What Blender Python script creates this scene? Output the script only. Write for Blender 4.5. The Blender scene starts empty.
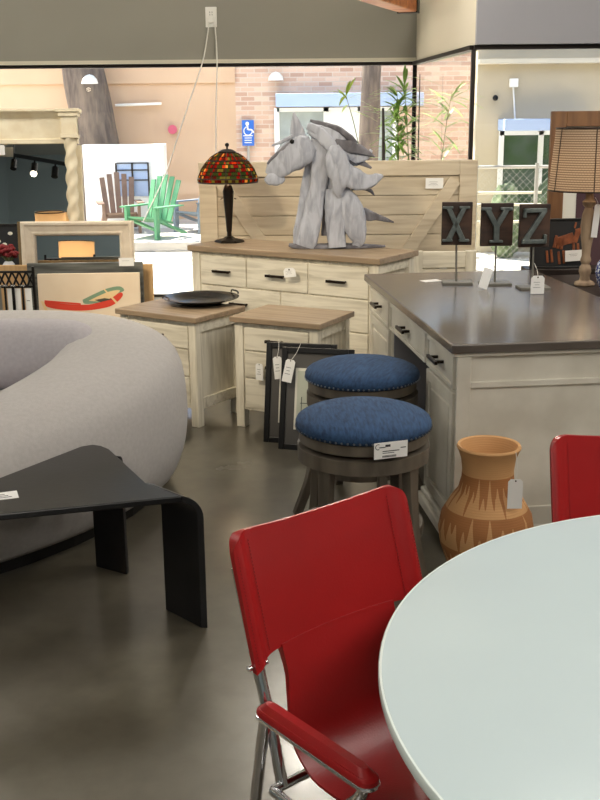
import bpy, bmesh, math, random
from mathutils import Vector, Matrix, noise
random.seed(7)
PI = math.pi
R = math.radians
scene = bpy.context.scene
col = scene.collection

# ------------------------------------------------------------------ camera
H, FPX, PITCH, ROLL = 1.62, 1050.0, R(15), -R(.54)
fw = Vector((0, math.cos(PITCH), -math.sin(PITCH)))
up0 = Vector((0, math.sin(PITCH), math.cos(PITCH)))
rt0 = Vector((1, 0, 0))
rt = rt0*math.cos(ROLL) + up0*math.sin(ROLL)
up = up0*math.cos(ROLL) - rt0*math.sin(ROLL)
CAM = Vector((0, 0, H))
cd = bpy.data.cameras.new('camera'); cam = bpy.data.objects.new('camera', cd); col.objects.link(cam)
cd.sensor_fit = 'VERTICAL'; cd.sensor_height = 36; cd.lens = 36*FPX/800; cd.clip_start = .05; cd.clip_end = 300
m = Matrix((rt, up, -fw)).transposed().to_4x4(); m.translation = CAM
cam.matrix_world = m
scene.camera = cam

def ray(x, y): return fw + rt*((x-300)/FPX) - up*((y-400)/FPX)
def atz(x, y, z):
    d = ray(x, y); return CAM + d*((z-H)/d.z)
def aty(x, y, Y):
    d = ray(x, y); return CAM + d*(Y/d.y)

# ------------------------------------------------------------------ materials
MATS = {}
def srgb(c):
    return tuple(((v/255)/12.92 if v/255 <= .04045 else ((v/255+.055)/1.055)**2.4) for v in c) + (1,)
class NT:
    def __init__(s, name):
        s.m = bpy.data.materials.new(name); s.m.use_nodes = True
        s.t = s.m.node_tree; s.n = s.t.nodes; s.l = s.t.links
        s.b = s.n['Principled BSDF']; s.out = s.n['Material Output']
    def node(s, t, **k):
        n = s.n.new(t)
        for a, v in k.items(): setattr(n, a, v)
        return n
    def link(s, a, b): s.l.new(a, b)
def ramp(nt, fac, stops):
    r = nt.node('ShaderNodeValToRGB'); e = r.color_ramp.elements
    e[0].position, e[0].color = stops[0][0], stops[0][1]
    e[1].position, e[1].color = stops[-1][0], stops[-1][1]
    for p, c in stops[1:-1]:
        x = e.new(p); x.color = c
    nt.link(fac, r.inputs[0]); return r
def mat(name, c, rough=.5, metal=0, c2=None, scale=(4, 4, 4), detail=4, bump=0, bscale=None, coat=0, lo=.35, hi=.65, spec=None, dist=0, c3=None):
    """noise-mottled surface; scale is per axis (stretch for grain)"""
    nt = NT(name); b = nt.b
    b.inputs['Base Color'].default_value = srgb(c); b.inputs['Roughness'].default_value = rough
    b.inputs['Metallic'].default_value = metal
    if coat: b.inputs['Coat Weight'].default_value = coat; b.inputs['Coat Roughness'].default_value = .16
    if spec is not None: b.inputs['Specular IOR Level'].default_value = spec
    if c2 or bump:
        tc = nt.node('ShaderNodeTexCoord'); mp = nt.node('ShaderNodeMapping')
        nt.link(tc.outputs['Object'], mp.inputs[0]); mp.inputs['Scale'].default_value = scale
        nz = nt.node('ShaderNodeTexNoise'); nz.inputs['Scale'].default_value = 1; nz.inputs['Detail'].default_value = detail
        nz.inputs['Distortion'].default_value = dist
        nt.link(mp.outputs[0], nz.inputs['Vector'])
        if c2:
            st = [(lo, srgb(c)), (hi, srgb(c2))]
            if c3: st = [(lo, srgb(c)), ((lo+hi)/2, srgb(c2)), (hi, srgb(c3))]
            r = ramp(nt, nz.outputs['Fac'], st); nt.link(r.outputs[0], b.inputs['Base Color'])
        if bump:
            bp = nt.node('ShaderNodeBump'); bp.inputs['Strength'].default_value = bump; bp.inputs['Distance'].default_value = .01
            if bscale:
                n2 = nt.node('ShaderNodeTexNoise'); n2.inputs['Scale'].default_value = bscale; n2.inputs['Detail'].default_value = 3
                nt.link(tc.outputs['Object'], n2.inputs['Vector']); nt.link(n2.outputs['Fac'], bp.inputs['Height'])
            else: nt.link(nz.outputs['Fac'], bp.inputs['Height'])
            nt.link(bp.outputs[0], b.inputs['Normal'])
    MATS[name] = nt.m; return nt.m
M = MATS
mat('header_paint', (150, 147, 137), .9, c2=(142, 139, 130), scale=(.6, .6, .6))
mat('return_lit_paint', (206, 198, 180), .9)  # warmer light on the return put into a paler wall colour
mat('cool_paint', (150, 150, 156), .9)
mat('blue_wall', (128, 142, 146), .9)
mat('ceiling_paint', (205, 202, 195), .9)
mat('side_paint', (170, 166, 158), .9)
mat('bronze', (38, 32, 28), .4, .6)
mat('cream_trim', (205, 198, 180), .6)
mat('black_metal', (22, 21, 21), .35, .5)
mat('handle_bronze', (44, 34, 28), .35, .7)
mat('chrome', (225, 225, 228), .08, 1)
mat('white_card', (238, 238, 236), .7)
mat('print_ink', (60, 62, 68), .8)
mat('string', (225, 222, 215), .8)
mat('whitewash', (222, 216, 200), .62, c2=(186, 179, 162), scale=(3, 30, 30), detail=6, bump=.12, lo=.42, hi=.72, dist=.6)
mat('whitewash_v', (222, 216, 200), .62, c2=(186, 179, 162), scale=(30, 30, 3), detail=6, bump=.12, lo=.42, hi=.72, dist=.6)
mat('oak_top', (160, 140, 116), .42, c2=(126, 108, 88), scale=(3, 34, 34), detail=6, bump=.1, lo=.3, hi=.75, dist=.5)
mat('headboard_wash', (208, 195, 172), .6, c2=(182, 165, 140), scale=(2.2, 26, 26), detail=6, bump=.12, lo=.38, hi=.75, dist=.8)
mat('desk_paint', (222, 218, 206), .5, c2=(204, 199, 186), scale=(5, 5, 5), detail=4)
mat('desk_top', (98, 90, 84), .26, c2=(78, 71, 65), scale=(3, 24, 6), detail=6, bump=.03, lo=.3, hi=.75, coat=.3)
mat('knee_shade_grey', (124, 124, 130), .7)  # kneehole shade put into a greyed colour
mat('stool_wood', (104, 96, 84), .5, c2=(78, 71, 62), scale=(14, 14, 4), detail=5, bump=.1)
mat('stool_fabric', (44, 76, 114), .85, c2=(26, 50, 82), scale=(110, 22, 60), detail=6, bump=.25, lo=.35, hi=.68)
mat('nail', (150, 160, 175), .3, 1)
mat('red_leather', (164, 28, 30), .34, c2=(152, 24, 26), scale=(4, 4, 4), bump=.05, bscale=220, spec=.4)
mat('red_stitch', (120, 8, 10), .7)
mat('table_glass', (200, 217, 222), .16, c2=(196, 213, 219), scale=(2, 2, 2), coat=.2)
mat('table_rim', (228, 240, 238), .2)
mat('sofa_fabric', (186, 182, 180), .95, c2=(179, 175, 173), scale=(60, 60, 60), detail=5, bump=.12, bscale=260)
mat('sofa_cushion', (184, 180, 184), .95, c2=(177, 172, 177), scale=(60, 60, 60), detail=5, bump=.12, bscale=260)
mat('black_lacquer', (15, 15, 17), .3, c2=(24, 24, 27), scale=(8, 8, 8), bump=.03, bscale=60)
mat('tray_black', (12, 12, 13), .25, bump=.1, bscale=40)
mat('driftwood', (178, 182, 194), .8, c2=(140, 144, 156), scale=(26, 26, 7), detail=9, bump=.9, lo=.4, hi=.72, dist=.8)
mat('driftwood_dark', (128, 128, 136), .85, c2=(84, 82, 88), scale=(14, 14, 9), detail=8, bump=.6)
mat('lamp_bronze', (44, 34, 26), .4, .6, c2=(28, 22, 18))
mat('frame_black', (14, 14, 15), .35)
mat('mat_grey', (88, 86, 84), .9)
mat('mat_white', (228, 226, 214), .9)
mat('paper', (196, 200, 184), .9)
mat('sketch_ink', (70, 78, 76), .9)
mat('letter_board', (74, 50, 36), .6, c2=(38, 26, 20), scale=(5, 5, 22), detail=5, bump=.2)
mat('letter_metal', (112, 120, 118), .45, .5, c2=(88, 96, 94), scale=(30, 30, 30))
mat('stand_metal', (132, 130, 122), .5, .5)
mat('burlap', (158, 140, 118), .9)
mat('turned_wood', (176, 152, 124), .7, c2=(130, 108, 86), scale=(18, 18, 5), detail=6, bump=.3)
mat('brown_frame', (128, 88, 50), .5, c2=(96, 62, 34), scale=(20, 20, 3), detail=5)
mat('maroon', (74, 50, 56), .8)
mat('fox_wood', (150, 84, 44), .6, c2=(112, 58, 30), scale=(20, 20, 20))
mat('dark_panel', (26, 28, 32), .5)
mat('console_dark', (40, 30, 26), .4, c2=(28, 21, 18), scale=(4, 20, 20))
mat('frame_cream', (240, 230, 204), .55, c2=(228, 214, 184), scale=(10, 10, 10), bump=.1)
mat('frame_pale', (230, 218, 200), .5, c2=(216, 202, 182), scale=(12, 12, 12))
mat('frame_gilt', (120, 100, 66), .5)
mat('mirror_glass', (235, 238, 240), .01, 1)
mat('canvas', (232, 214, 190), .85, c2=(226, 206, 180), scale=(5, 5, 5))
mat('paint_red', (214, 62, 40), .7)
mat('paint_green', (120, 150, 122), .7)
mat('paint_cream', (230, 200, 150), .7)
mat('paint_dark', (70, 68, 58), .7)
mat('dark_weathered', (62, 64, 62), .4, c2=(110, 112, 108), scale=(3, 30, 40), detail=6)
mat('raw_pine', (206, 170, 122), .6, c2=(186, 148, 100), scale=(30, 30, 4))
mat('drum_shade', (206, 166, 118), .9)
mat('flower_red', (120, 20, 28), .7)
mat('leaf_green', (120, 158, 74), .5, c2=(156, 188, 100), scale=(6, 6, 6))
mat('leaf_bright', (170, 196, 84), .5)
mat('stem_dark', (40, 34, 30), .5)
mat('stem_green', (98, 110, 60), .5)
mat('beam_wood', (206, 128, 66), .45, c2=(170, 92, 42), scale=(3, 20, 20), detail=5)
mat('plastic_white', (232, 230, 224), .5)
mat('porcelain', (226, 230, 236), .15)
# outdoors
mat('stucco_tan', (212, 182, 152), .95, c2=(202, 170, 140), scale=(.8, .8, .8), bump=.1, bscale=30)
mat('stucco_beige', (196, 184, 160), .95, c2=(188, 176, 152), scale=(1, 1, 1))
mat('pavement_mat', (214, 208, 198), .95, c2=(196, 190, 180), scale=(2, 2, 2))
mat('curb', (176, 172, 166), .9)
mat('awning_blue', (168, 188, 222), .8)
mat('win_bright_reflection', (150, 158, 156), .15, c2=(176, 184, 180), scale=(2, 2, 2))  # bright grey reflections on the panes put into the colour
mat('win_tree_reflection', (84, 98, 90), .15, c2=(58, 84, 50), scale=(3, 3, 3))  # dark green tree reflection put into the pane colour
mat('white_paint', (238, 238, 234), .7)
mat('bark', (124, 110, 98), .95, c2=(88, 78, 72), scale=(14, 14, 3), detail=7, bump=.8)
mat('chair_brown', (128, 104, 90), .8, c2=(110, 88, 76), scale=(8, 8, 8))
mat('chair_green', (84, 144, 104), .7)
mat('chair_grey', (120, 132, 146), .7)
mat('hedge', (74, 90, 62), .9, c2=(112, 126, 96), scale=(14, 14, 14), detail=5, bump=.8)
mat('fence_metal', (176, 174, 168), .5, .5)
mat('sign_blue', (42, 104, 196), .6)
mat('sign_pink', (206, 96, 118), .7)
mat('reflection_dome_white', (240, 238, 228), .5)  # white for the domes and the bar-shaped lamp reflection

def floor_mat():
    nt = NT('polished_concrete'); b = nt.b
    tc = nt.node('ShaderNodeTexCoord')
    n1 = nt.node('ShaderNodeTexNoise'); n1.inputs['Scale'].default_value = 1.4; n1.inputs['Detail'].default_value = 5; n1.inputs['Distortion'].default_value = .1
    n2 = nt.node('ShaderNodeTexNoise'); n2.inputs['Scale'].default_value = 14; n2.inputs['Detail'].default_value = 6
    for n in (n1, n2): nt.link(tc.outputs['Object'], n.inputs['Vector'])
    r1 = ramp(nt, n1.outputs['Fac'], [(.3, srgb((76, 71, 60))), (.52, srgb((90, 85, 73))), (.72, srgb((106, 101, 88)))])
    mx = nt.node('ShaderNodeMix', data_type='RGBA', blend_type='MULTIPLY'); mx.inputs[0].default_value = .35
    r2 = ramp(nt, n2.outputs['Fac'], [(.35, (.6, .6, .6, 1)), (.6, (1, 1, 1, 1))])
    nt.link(r1.outputs[0], mx.inputs[6]); nt.link(r2.outputs[0], mx.inputs[7]); nt.link(mx.outputs[2], b.inputs['Base Color'])
    r3 = ramp(nt, n1.outputs['Fac'], [(.3, (.16, .16, .16, 1)), (.7, (.28, .28, .28, 1))]); nt.link(r3.outputs[0], b.inputs['Roughness'])
    b.inputs['Specular IOR Level'].default_value = .8; b.inputs['Coat Weight'].default_value = .6; b.inputs['Coat Roughness'].default_value = .3
    bp = nt.node('ShaderNodeBump'); bp.inputs['Strength'].default_value = .04; nt.link(n2.outputs['Fac'], bp.inputs['Height']); nt.link(bp.outputs[0], b.inputs['Normal'])
    MATS['polished_concrete'] = nt.m
floor_mat()
def brick_mat():
    nt = NT('brick_wall'); b = nt.b; b.inputs['Roughness'].default_value = .95
    tc = nt.node('ShaderNodeTexCoord'); sx = nt.node('ShaderNodeSeparateXYZ'); cx = nt.node('ShaderNodeCombineXYZ')
    nt.link(tc.outputs['Object'], sx.inputs[0]); nt.link(sx.outputs['X'], cx.inputs['X']); nt.link(sx.outputs['Z'], cx.inputs['Y'])
    br = nt.node('ShaderNodeTexBrick'); br.inputs['Scale'].default_value = 1
    br.inputs['Brick Width'].default_value = .22; br.inputs['Row Height'].default_value = .07; br.inputs['Mortar Size'].default_value = .008
    br.inputs['Color1'].default_value = srgb((186, 150, 130)); br.inputs['Color2'].default_value = srgb((222, 192, 170)); br.inputs['Mortar'].default_value = srgb((208, 190, 172))
    nt.link(cx.outputs[0], br.inputs['Vector']); nt.link(br.outputs['Color'], b.inputs['Base Color'])
    MATS['brick_wall'] = nt.m
brick_mat()
def glass_mat(name, tint, g=.05):
    nt = NT(name); nt.n.remove(nt.b)
    fr = nt.node('ShaderNodeFresnel'); fr.inputs['IOR'].default_value = 1.45
    tr = nt.node('ShaderNodeBsdfTransparent'); tr.inputs[0].default_value = tint
    gl = nt.node('ShaderNodeBsdfGlossy'); gl.inputs['Roughness'].default_value = .01
    mx = nt.node('ShaderNodeMixShader'); ge = nt.node('ShaderNodeNewGeometry'); sb_ = nt.node('ShaderNodeMath', operation='SUBTRACT'); sb_.inputs[0].default_value = 1; nt.link(ge.outputs['Backfacing'], sb_.inputs[1])
    mu = nt.node('ShaderNodeMath', operation='MULTIPLY'); nt.link(fr.outputs[0], mu.inputs[0]); nt.link(sb_.outputs[0], mu.inputs[1]); nt.link(mu.outputs[0], mx.inputs[0]); nt.link(tr.outputs[0], mx.inputs[1]); nt.link(gl.outputs[0], mx.inputs[2])
    nt.link(mx.outputs[0], nt.out.inputs[0]); MATS[name] = nt.m
glass_mat('window_glass', (.94, .95, .94, 1))
def translucent_mat(name, c, c_line=None, kind=None, w=.5):
    nt = NT(name); nt.n.remove(nt.b)
    df = nt.node('ShaderNodeBsdfDiffuse'); tl = nt.node('ShaderNodeBsdfTranslucent'); mx = nt.node('ShaderNodeMixShader'); mx.inputs[0].default_value = w
    df.inputs[0].default_value = srgb(c); tl.inputs[0].default_value = srgb(c)
    tc = nt.node('ShaderNodeTexCoord'); sx = nt.node('ShaderNodeSeparateXYZ'); nt.link(tc.outputs['Object'], sx.inputs[0])
    if kind:
        at = nt.node('ShaderNodeMath', operation='ARCTAN2'); nt.link(sx.outputs['Y'], at.inputs[0]); nt.link(sx.outputs['X'], at.inputs[1])
        cb = nt.node('ShaderNodeCombineXYZ'); nt.link(at.outputs[0], cb.inputs['X']); nt.link(sx.outputs['Z'], cb.inputs['Y'])
        br = nt.node('ShaderNodeTexBrick'); br.inputs['Scale'].default_value = 1
        nt.link(cb.outputs[0], br.inputs['Vector'])
        if kind == 'stained':
            br.inputs['Brick Width'].default_value = .115; br.inputs['Row Height'].default_value = .021; br.inputs['Mortar Size'].default_value = .0025; br.inputs['Bias'].default_value = 0
            br.inputs['Color1'].default_value = (0, 0, 0, 1); br.inputs['Color2'].default_value = (1, 1, 1, 1)
            wn = ramp(nt, br.outputs['Color'], [(0, srgb((120, 18, 12))), (.2, srgb((176, 50, 20))), (.32, srgb((48, 62, 26))), (.5, srgb((60, 40, 26))), (.62, srgb((80, 16, 12))), (.75, srgb((104, 100, 40))), (.9, srgb((226, 160, 70))), (.95, srgb((90, 26, 20)))])
            wn.color_ramp.interpolation = 'CONSTANT'
            m2 = nt.node('ShaderNodeMix', data_type='RGBA'); m2.inputs[7].default_value = (.01, .01, .01, 1)
            nt.link(br.outputs['Fac'], m2.inputs[0]); nt.link(wn.outputs[0], m2.inputs[6]); o = m2.outputs[2]
        else:
            br.inputs['Brick Width'].default_value = .075; br.inputs['Row Height'].default_value = .011; br.inputs['Mortar Size'].default_value = .0026
            br.inputs['Color1'].default_value = srgb(c); br.inputs['Color2'].default_value = srgb(c); br.inputs['Mortar'].default_value = srgb(c_line)
            o = br.outputs['Color']
        nt.link(o, df.inputs[0]); nt.link(o, tl.inputs[0])
    nt.link(df.outputs[0], mx.inputs[1]); nt.link(tl.outputs[0], mx.inputs[2]); nt.link(mx.outputs[0], nt.out.inputs[0])
    MATS[name] = nt.m
translucent_mat('stained_glass', (200, 80, 30), kind='stained', w=.55)
translucent_mat('mesh_shade', (168, 150, 130), (112, 96, 82), kind='mesh', w=.4)
translucent_mat('drum_linen', (222, 186, 140), w=.6)
def emis(name, c, s):
    nt = NT(name); nt.b.inputs['Emission Color'].default_value = srgb(c); nt.b.inputs['Emission Strength'].default_value = s
    MATS[name] = nt.m
emis('bulb_glow', (255, 236, 205), 12)
emis('panel_glow', (255, 246, 230), 3)
def terracotta():
    nt = NT('terracotta'); b = nt.b; b.inputs['Roughness'].default_value = .75
    tc = nt.node('ShaderNodeTexCoord'); sx = nt.node('ShaderNodeSeparateXYZ'); nt.link(tc.outputs['Object'], sx.inputs[0])
    at = nt.node('ShaderNodeMath', operation='ARCTAN2'); nt.link(sx.outputs['Y'], at.inputs[0]); nt.link(sx.outputs['X'], at.inputs[1])
    cb = nt.node('ShaderNodeCombineXYZ'); nt.link(at.outputs[0], cb.inputs['X'])
    n1 = nt.node('ShaderNodeTexNoise'); n1.inputs['Scale'].default_value = 7.5; n1.inputs['Detail'].default_value = 0; nt.link(cb.outputs[0], n1.inputs['Vector'])
    # glaze that has run down from three bands: edge height = band height - run length by angle
    facs = []
    for z0, ln in ((.425, .16), (.30, .17), (.175, .12)):
        rl = nt.node('ShaderNodeMath', operation='MULTIPLY_ADD'); nt.link(n1.outputs['Fac'], rl.inputs[0]); rl.inputs[1].default_value = -ln*1.6; rl.inputs[2].default_value = z0+ln*.4
        a = nt.node('ShaderNodeMath', operation='GREATER_THAN'); nt.link(sx.outputs['Z'], a.inputs[0]); nt.link(rl.outputs[0], a.inputs[1])
        c = nt.node('ShaderNodeMath', operation='LESS_THAN'); nt.link(sx.outputs['Z'], c.inputs[0]); c.inputs[1].default_value = z0
        mm = nt.node('ShaderNodeMath', operation='MULTIPLY'); nt.link(a.outputs[0], mm.inputs[0]); nt.link(c.outputs[0], mm.inputs[1]); facs.append(mm)
    s = nt.node('ShaderNodeMath', operation='MAXIMUM'); nt.link(facs[0].outputs[0], s.inputs[0]); nt.link(facs[1].outputs[0], s.inputs[1])
    s2 = nt.node('ShaderNodeMath', operation='MAXIMUM'); nt.link(s.outputs[0], s2.inputs[0]); nt.link(facs[2].outputs[0], s2.inputs[1])
    mx = nt.node('ShaderNodeMix', data_type='RGBA'); nt.link(s2.outputs[0], mx.inputs[0])
    mx.inputs[6].default_value = srgb((196, 150, 100)); mx.inputs[7].default_value = srgb((160, 106, 60))
    nt.link(mx.outputs[2], b.inputs['Base Color'])
    wv = nt.node('ShaderNodeTexWave', wave_type='BANDS', bands_direction='Z'); wv.inputs['Scale'].default_value = 40; wv.inputs['Distortion'].default_value = 1
    nt.link(tc.outputs['Object'], wv.inputs['Vector']); bp = nt.node('ShaderNodeBump'); bp.inputs['Strength'].default_value = .15; bp.inputs['Distance'].default_value = .004
    nt.link(wv.outputs['Fac'], bp.inputs['Height']); nt.link(bp.outputs[0], b.inputs['Normal']); MATS['terracotta'] = nt.m
terracotta()
def blueware():
    nt = NT('blue_and_white'); b = nt.b; b.inputs['Roughness'].default_value = .12
    tc = nt.node('ShaderNodeTexCoord'); v = nt.node('ShaderNodeTexVoronoi', feature='DISTANCE_TO_EDGE'); v.inputs['Scale'].default_value = 60
    nt.link(tc.outputs['Object'], v.inputs['Vector'])
    r = ramp(nt, v.outputs['Distance'], [(.1, srgb((36, 58, 140))), (.2, srgb((224, 230, 240)))]); nt.link(r.outputs[0], b.inputs['Base Color'])
    MATS['blue_and_white'] = nt.m
blueware()

# ------------------------------------------------------------------ mesh building
def catmull(pts, n):
    """smooth resample of tuples of any length"""
    P = [pts[0]] + list(pts) + [pts[-1]]; out = []
    for i in range(1, len(P)-2):
        for k in range(n):
            t = k/n; a, b, c, d = P[i-1], P[i], P[i+1], P[i+2]
            out.append(tuple(.5*((2*b[j]) + (-a[j]+c[j])*t + (2*a[j]-5*b[j]+4*c[j]-d[j])*t*t + (-a[j]+3*b[j]-3*c[j]+d[j])*t**3) for j in range(len(b))))
    out.append(tuple(P[-2])); return out
class MB:
    def __init__(s): s.bm = bmesh.new()
    def hexa(s, v):
        V = [s.bm.verts.new(p) for p in v]
        for f in ((0, 3, 2, 1), (4, 5, 6, 7), (0, 1, 5, 4), (1, 2, 6, 5), (2, 3, 7, 6), (3, 0, 4, 7)): s.bm.faces.new([V[i] for i in f])
        return s
    def box(s, x0, x1, y0, y1, z0, z1, mx=None):
        v = [Vector(p) for p in ((x0, y0, z0), (x1, y0, z0), (x1, y1, z0), (x0, y1, z0), (x0, y0, z1), (x1, y0, z1), (x1, y1, z1), (x0, y1, z1))]
        if mx: v = [mx @ p for p in v]
        return s.hexa(v)
    def bar(s, a, b, w, d, upv=(0, 1, 0)):
        """box from a to b; w across, d along upv"""
        a, b = Vector(a), Vector(b); t = (b-a).normalized(); u = Vector(upv); u = (u - t*u.dot(t)).normalized(); x = t.cross(u)
        v = []
        for p in (a, b):
            for sx, sy in ((-1, -1), (1, -1), (1, 1), (-1, 1)): v.append(p + x*(sx*w/2) + u*(sy*d/2))
        return s.hexa(v)
    def loft(s, rings, cap=True, closed=False):
        R_ = [[s.bm.verts.new(p) for p in r] for r in rings]; n = len(R_[0])
        m_ = len(R_) if closed else len(R_)-1
        for i in range(m_):
            a, b = R_[i], R_[(i+1) % len(R_)]
            for j in range(n): s.bm.faces.new((a[j], a[(j+1) % n], b[(j+1) % n], b[j]))
        if cap and not closed: s.bm.faces.new(list(reversed(R_[0]))); s.bm.faces.new(R_[-1])
        return s
    def tube(s, pts, r, n=8, closed=False, smooth=0):
        if smooth: pts = catmull([tuple(p) for p in pts], smooth)
        pts = [Vector(p) for p in pts]; rings = []; N = len(pts); prev = None
        for i, p in enumerate(pts):
            if closed: t = pts[(i+1) % N]-pts[i-1]
            else: t = pts[min(i+1, N-1)]-pts[max(i-1, 0)]
            t.normalize()
            if prev is None: u = Vector((0, 0, 1)) if abs(t.z) < .9 else Vector((1, 0, 0))
            else: u = prev
            u = (u - t*u.dot(t)).normalized(); prev = u; w = t.cross(u)
            rr = r[i] if isinstance(r, (list, tuple)) else r
            rings.append([p + u*(rr*math.cos(2*PI*k/n)) + w*(rr*math.sin(2*PI*k/n)) for k in range(n)])
        return s.loft(rings, closed=closed)
    def lathe(s, prof, n=32, c=(0, 0, 0), cap=True):
        return s.loft([[Vector((c[0]+r*math.cos(2*PI*k/n), c[1]+r*math.sin(2*PI*k/n), c[2]+z)) for k in range(n)] for r, z in prof], cap=cap)
    def prism(s, poly, z0, z1, f=None):
        """poly extruded; f maps (u,v,w) to a point"""
        f = f or (lambda u, v, w: Vector((u, v, w)))
        a = [s.bm.verts.new(f(u, v, z0)) for u, v in poly]; b = [s.bm.verts.new(f(u, v, z1)) for u, v in poly]; n = len(poly)
        s.bm.faces.new(list(reversed(a))); s.bm.faces.new(b)
        for i in range(n): s.bm.faces.new((a[i], a[(i+1) % n], b[(i+1) % n], b[i]))
        return s
    def sphere(s, c, r, sc=(1, 1, 1), u=16, v=10):
        c = Vector(c); bmesh.ops.create_uvsphere(s.bm, u_segments=u, v_segments=v, radius=1, matrix=Matrix.Translation(c) @ Matrix.Diagonal((r*sc[0], r*sc[1], r*sc[2], 1)))
        return s
    def torus(s, c, R1, r, n=40, k=8, sc=1):
        pts = [Vector((c[0]+R1*math.cos(2*PI*i/n), c[1]+R1*sc*math.sin(2*PI*i/n), c[2])) for i in range(n)]
        return s.tube(pts, r, k, closed=True)
    def build(s, name, material, parent=None, bevel=0, smooth=False, world=False, sub=0, seg=2):
        bmesh.ops.recalc_face_normals(s.bm, faces=s.bm.faces)
        if world and parent:
            inv = wm(parent).inverted()
            for v in s.bm.verts: v.co = inv @ v.co
        me = bpy.data.meshes.new(name); s.bm.to_mesh(me); s.bm.free()
        me.materials.append(MATS[material]); o = bpy.data.objects.new(name, me); col.objects.link(o)
        if parent: o.parent = parent
        if smooth:
            for p in me.polygons: p.use_smooth = True
        if bevel:
            b = o.modifiers.new('bevel', 'BEVEL'); b.width = bevel; b.segments = seg; b.limit_method = 'ANGLE'; b.angle_limit = R(35); b.harden_normals = False
        if sub:
            b = o.modifiers.new('sub', 'SUBSURF'); b.levels = b.render_levels = sub
        if smooth and not sub:
            try: me.set_sharp_from_angle(angle=R(42))
            except Exception: pass
        return o
def wm(o):
    mloc = Matrix.Translation(o.location) @ o.rotation_euler.to_matrix().to_4x4()
    return (wm(o.parent) @ mloc) if o.parent else mloc
def tag(o, label=None, cat=None, group=None, kind=None):
    if label: o['label'] = label
    if cat: o['category'] = cat
    if group: o['group'] = group
    if kind: o['kind'] = kind
    return o
def thing(name, label, cat, loc=(0, 0, 0), rz=0, group=None):
    o = bpy.data.objects.new(name, None); o.empty_display_size = .1; col.objects.link(o)
    o.location = loc; o.rotation_euler = (0, 0, rz); return tag(o, label, cat, group)
def copy_tree(o, loc=None, rz=None, label=None, parent=None):
    kids = [c for c in col.objects if c.parent == o]
    c = o.copy(); col.objects.link(c)
    if parent: c.parent = parent
    if loc is not None: c.location = loc
    if rz is not None: c.rotation_euler = (0, 0, rz)
    if label: c['label'] = label
    for k in kids: copy_tree(k, parent=c)
    return c
def struct(o): return tag(o, kind='structure')
def price_tag(top, w, h, label, group='white paper price tags', tilt=(0, 0, 0), hole=True, lines=3, hang=None):
    """a paper tag whose top middle is at `top`, facing the camera side (-Y), with a loop of string"""
    t = thing('price_tag', label, 'price tag', top, 0, group); t.rotation_euler = tilt
    MB().prism([(-w/2, -h), (w/2, -h), (w/2, -.18*w), (w/2-.18*w, 0), (-w/2+.18*w, 0), (-w/2, -.18*w)] if hole else [(-w/2, -h), (w/2, -h), (w/2, 0), (-w/2, 0)], -.0008, .0008, lambda u, v, q: Vector((u, q, v))).build('card', 'white_card', t)
    if hole: MB().tube([(0, -.002, -.12*w), (0, .002, -.12*w)], .06*w, 10).build('eyelet', 'handle_bronze', t)
    b = MB()
    for i in range(lines):
        ww = w*(.3, .22, .34, .15)[i % 4]; zz = -h*(.35+.14*i); b.box(-ww, ww*.6, -.0014, -.0009, zz-.006*h/.1*.3, zz)
    b.build('printed_lines', 'print_ink', t)
    if hang is not None:
        inv = wm(t).inverted(); MB().tube([inv @ Vector(hang), inv @ (Vector(hang)*.5+Vector(top)*.5+Vector((.004, -.004, -.004))), (0, 0, -.1*w)], .0012, 6, smooth=4).build('string', 'string', t)
    return t

# ------------------------------------------------------------------ setting
ZC = 3.4
ZH = 2.1
PL = (-6.0, 9.55); PC = (1.105, 9.9)   # back glass line
pl = atz(0, 62, ZH); pcn = atz(415, 66, ZH); pm = atz(475, 45, ZH); pr_ = atz(600, 46, ZH)
pcn.y = 9.9; pl.y = 9.9; pcn.x = aty(415, 66, 9.9).x
YR = 7.7
pm = aty(475, 45, YR)
ZH = 2.105
XL, XR, YB = -5.5, 6.5, -4.5
struct(MB().box(XL, XR, YB, 10, -.2, 0).build('floor', 'polished_concrete'))
struct(MB().box(XL-.2, XR+.2, YB-.2, 10.05, ZC, ZC+.2).build('ceiling', 'ceiling_paint'))
struct(MB().box(XL-.2, XL, YB-.2, 10, 0, ZC).build('wall_left', 'blue_wall'))
struct(MB().box(XR, XR+.2, YB-.2, 10, 0, ZC).build('wall_right', 'side_paint'))
struct(MB().box(XL, XR, YB-.2, YB, 0, ZC).build('wall_rear', 'blue_wall'))
struct(MB().box(XL, pcn.x, 9.82, 10.0, ZH, ZC).build('wall_back', 'header_paint'))
struct(MB().prism([(pcn.x, 9.82), (pm.x, YR), (pm.x+.18, YR+.12), (pcn.x+.18, 10.0), (pcn.x, 10.0)], ZH, ZC).build('wall_return', 'return_lit_paint'))
struct(MB().box(pm.x, XR, YR-.06, YR+.12, ZH, ZC).build('wall_back', 'cool_paint'))
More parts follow.
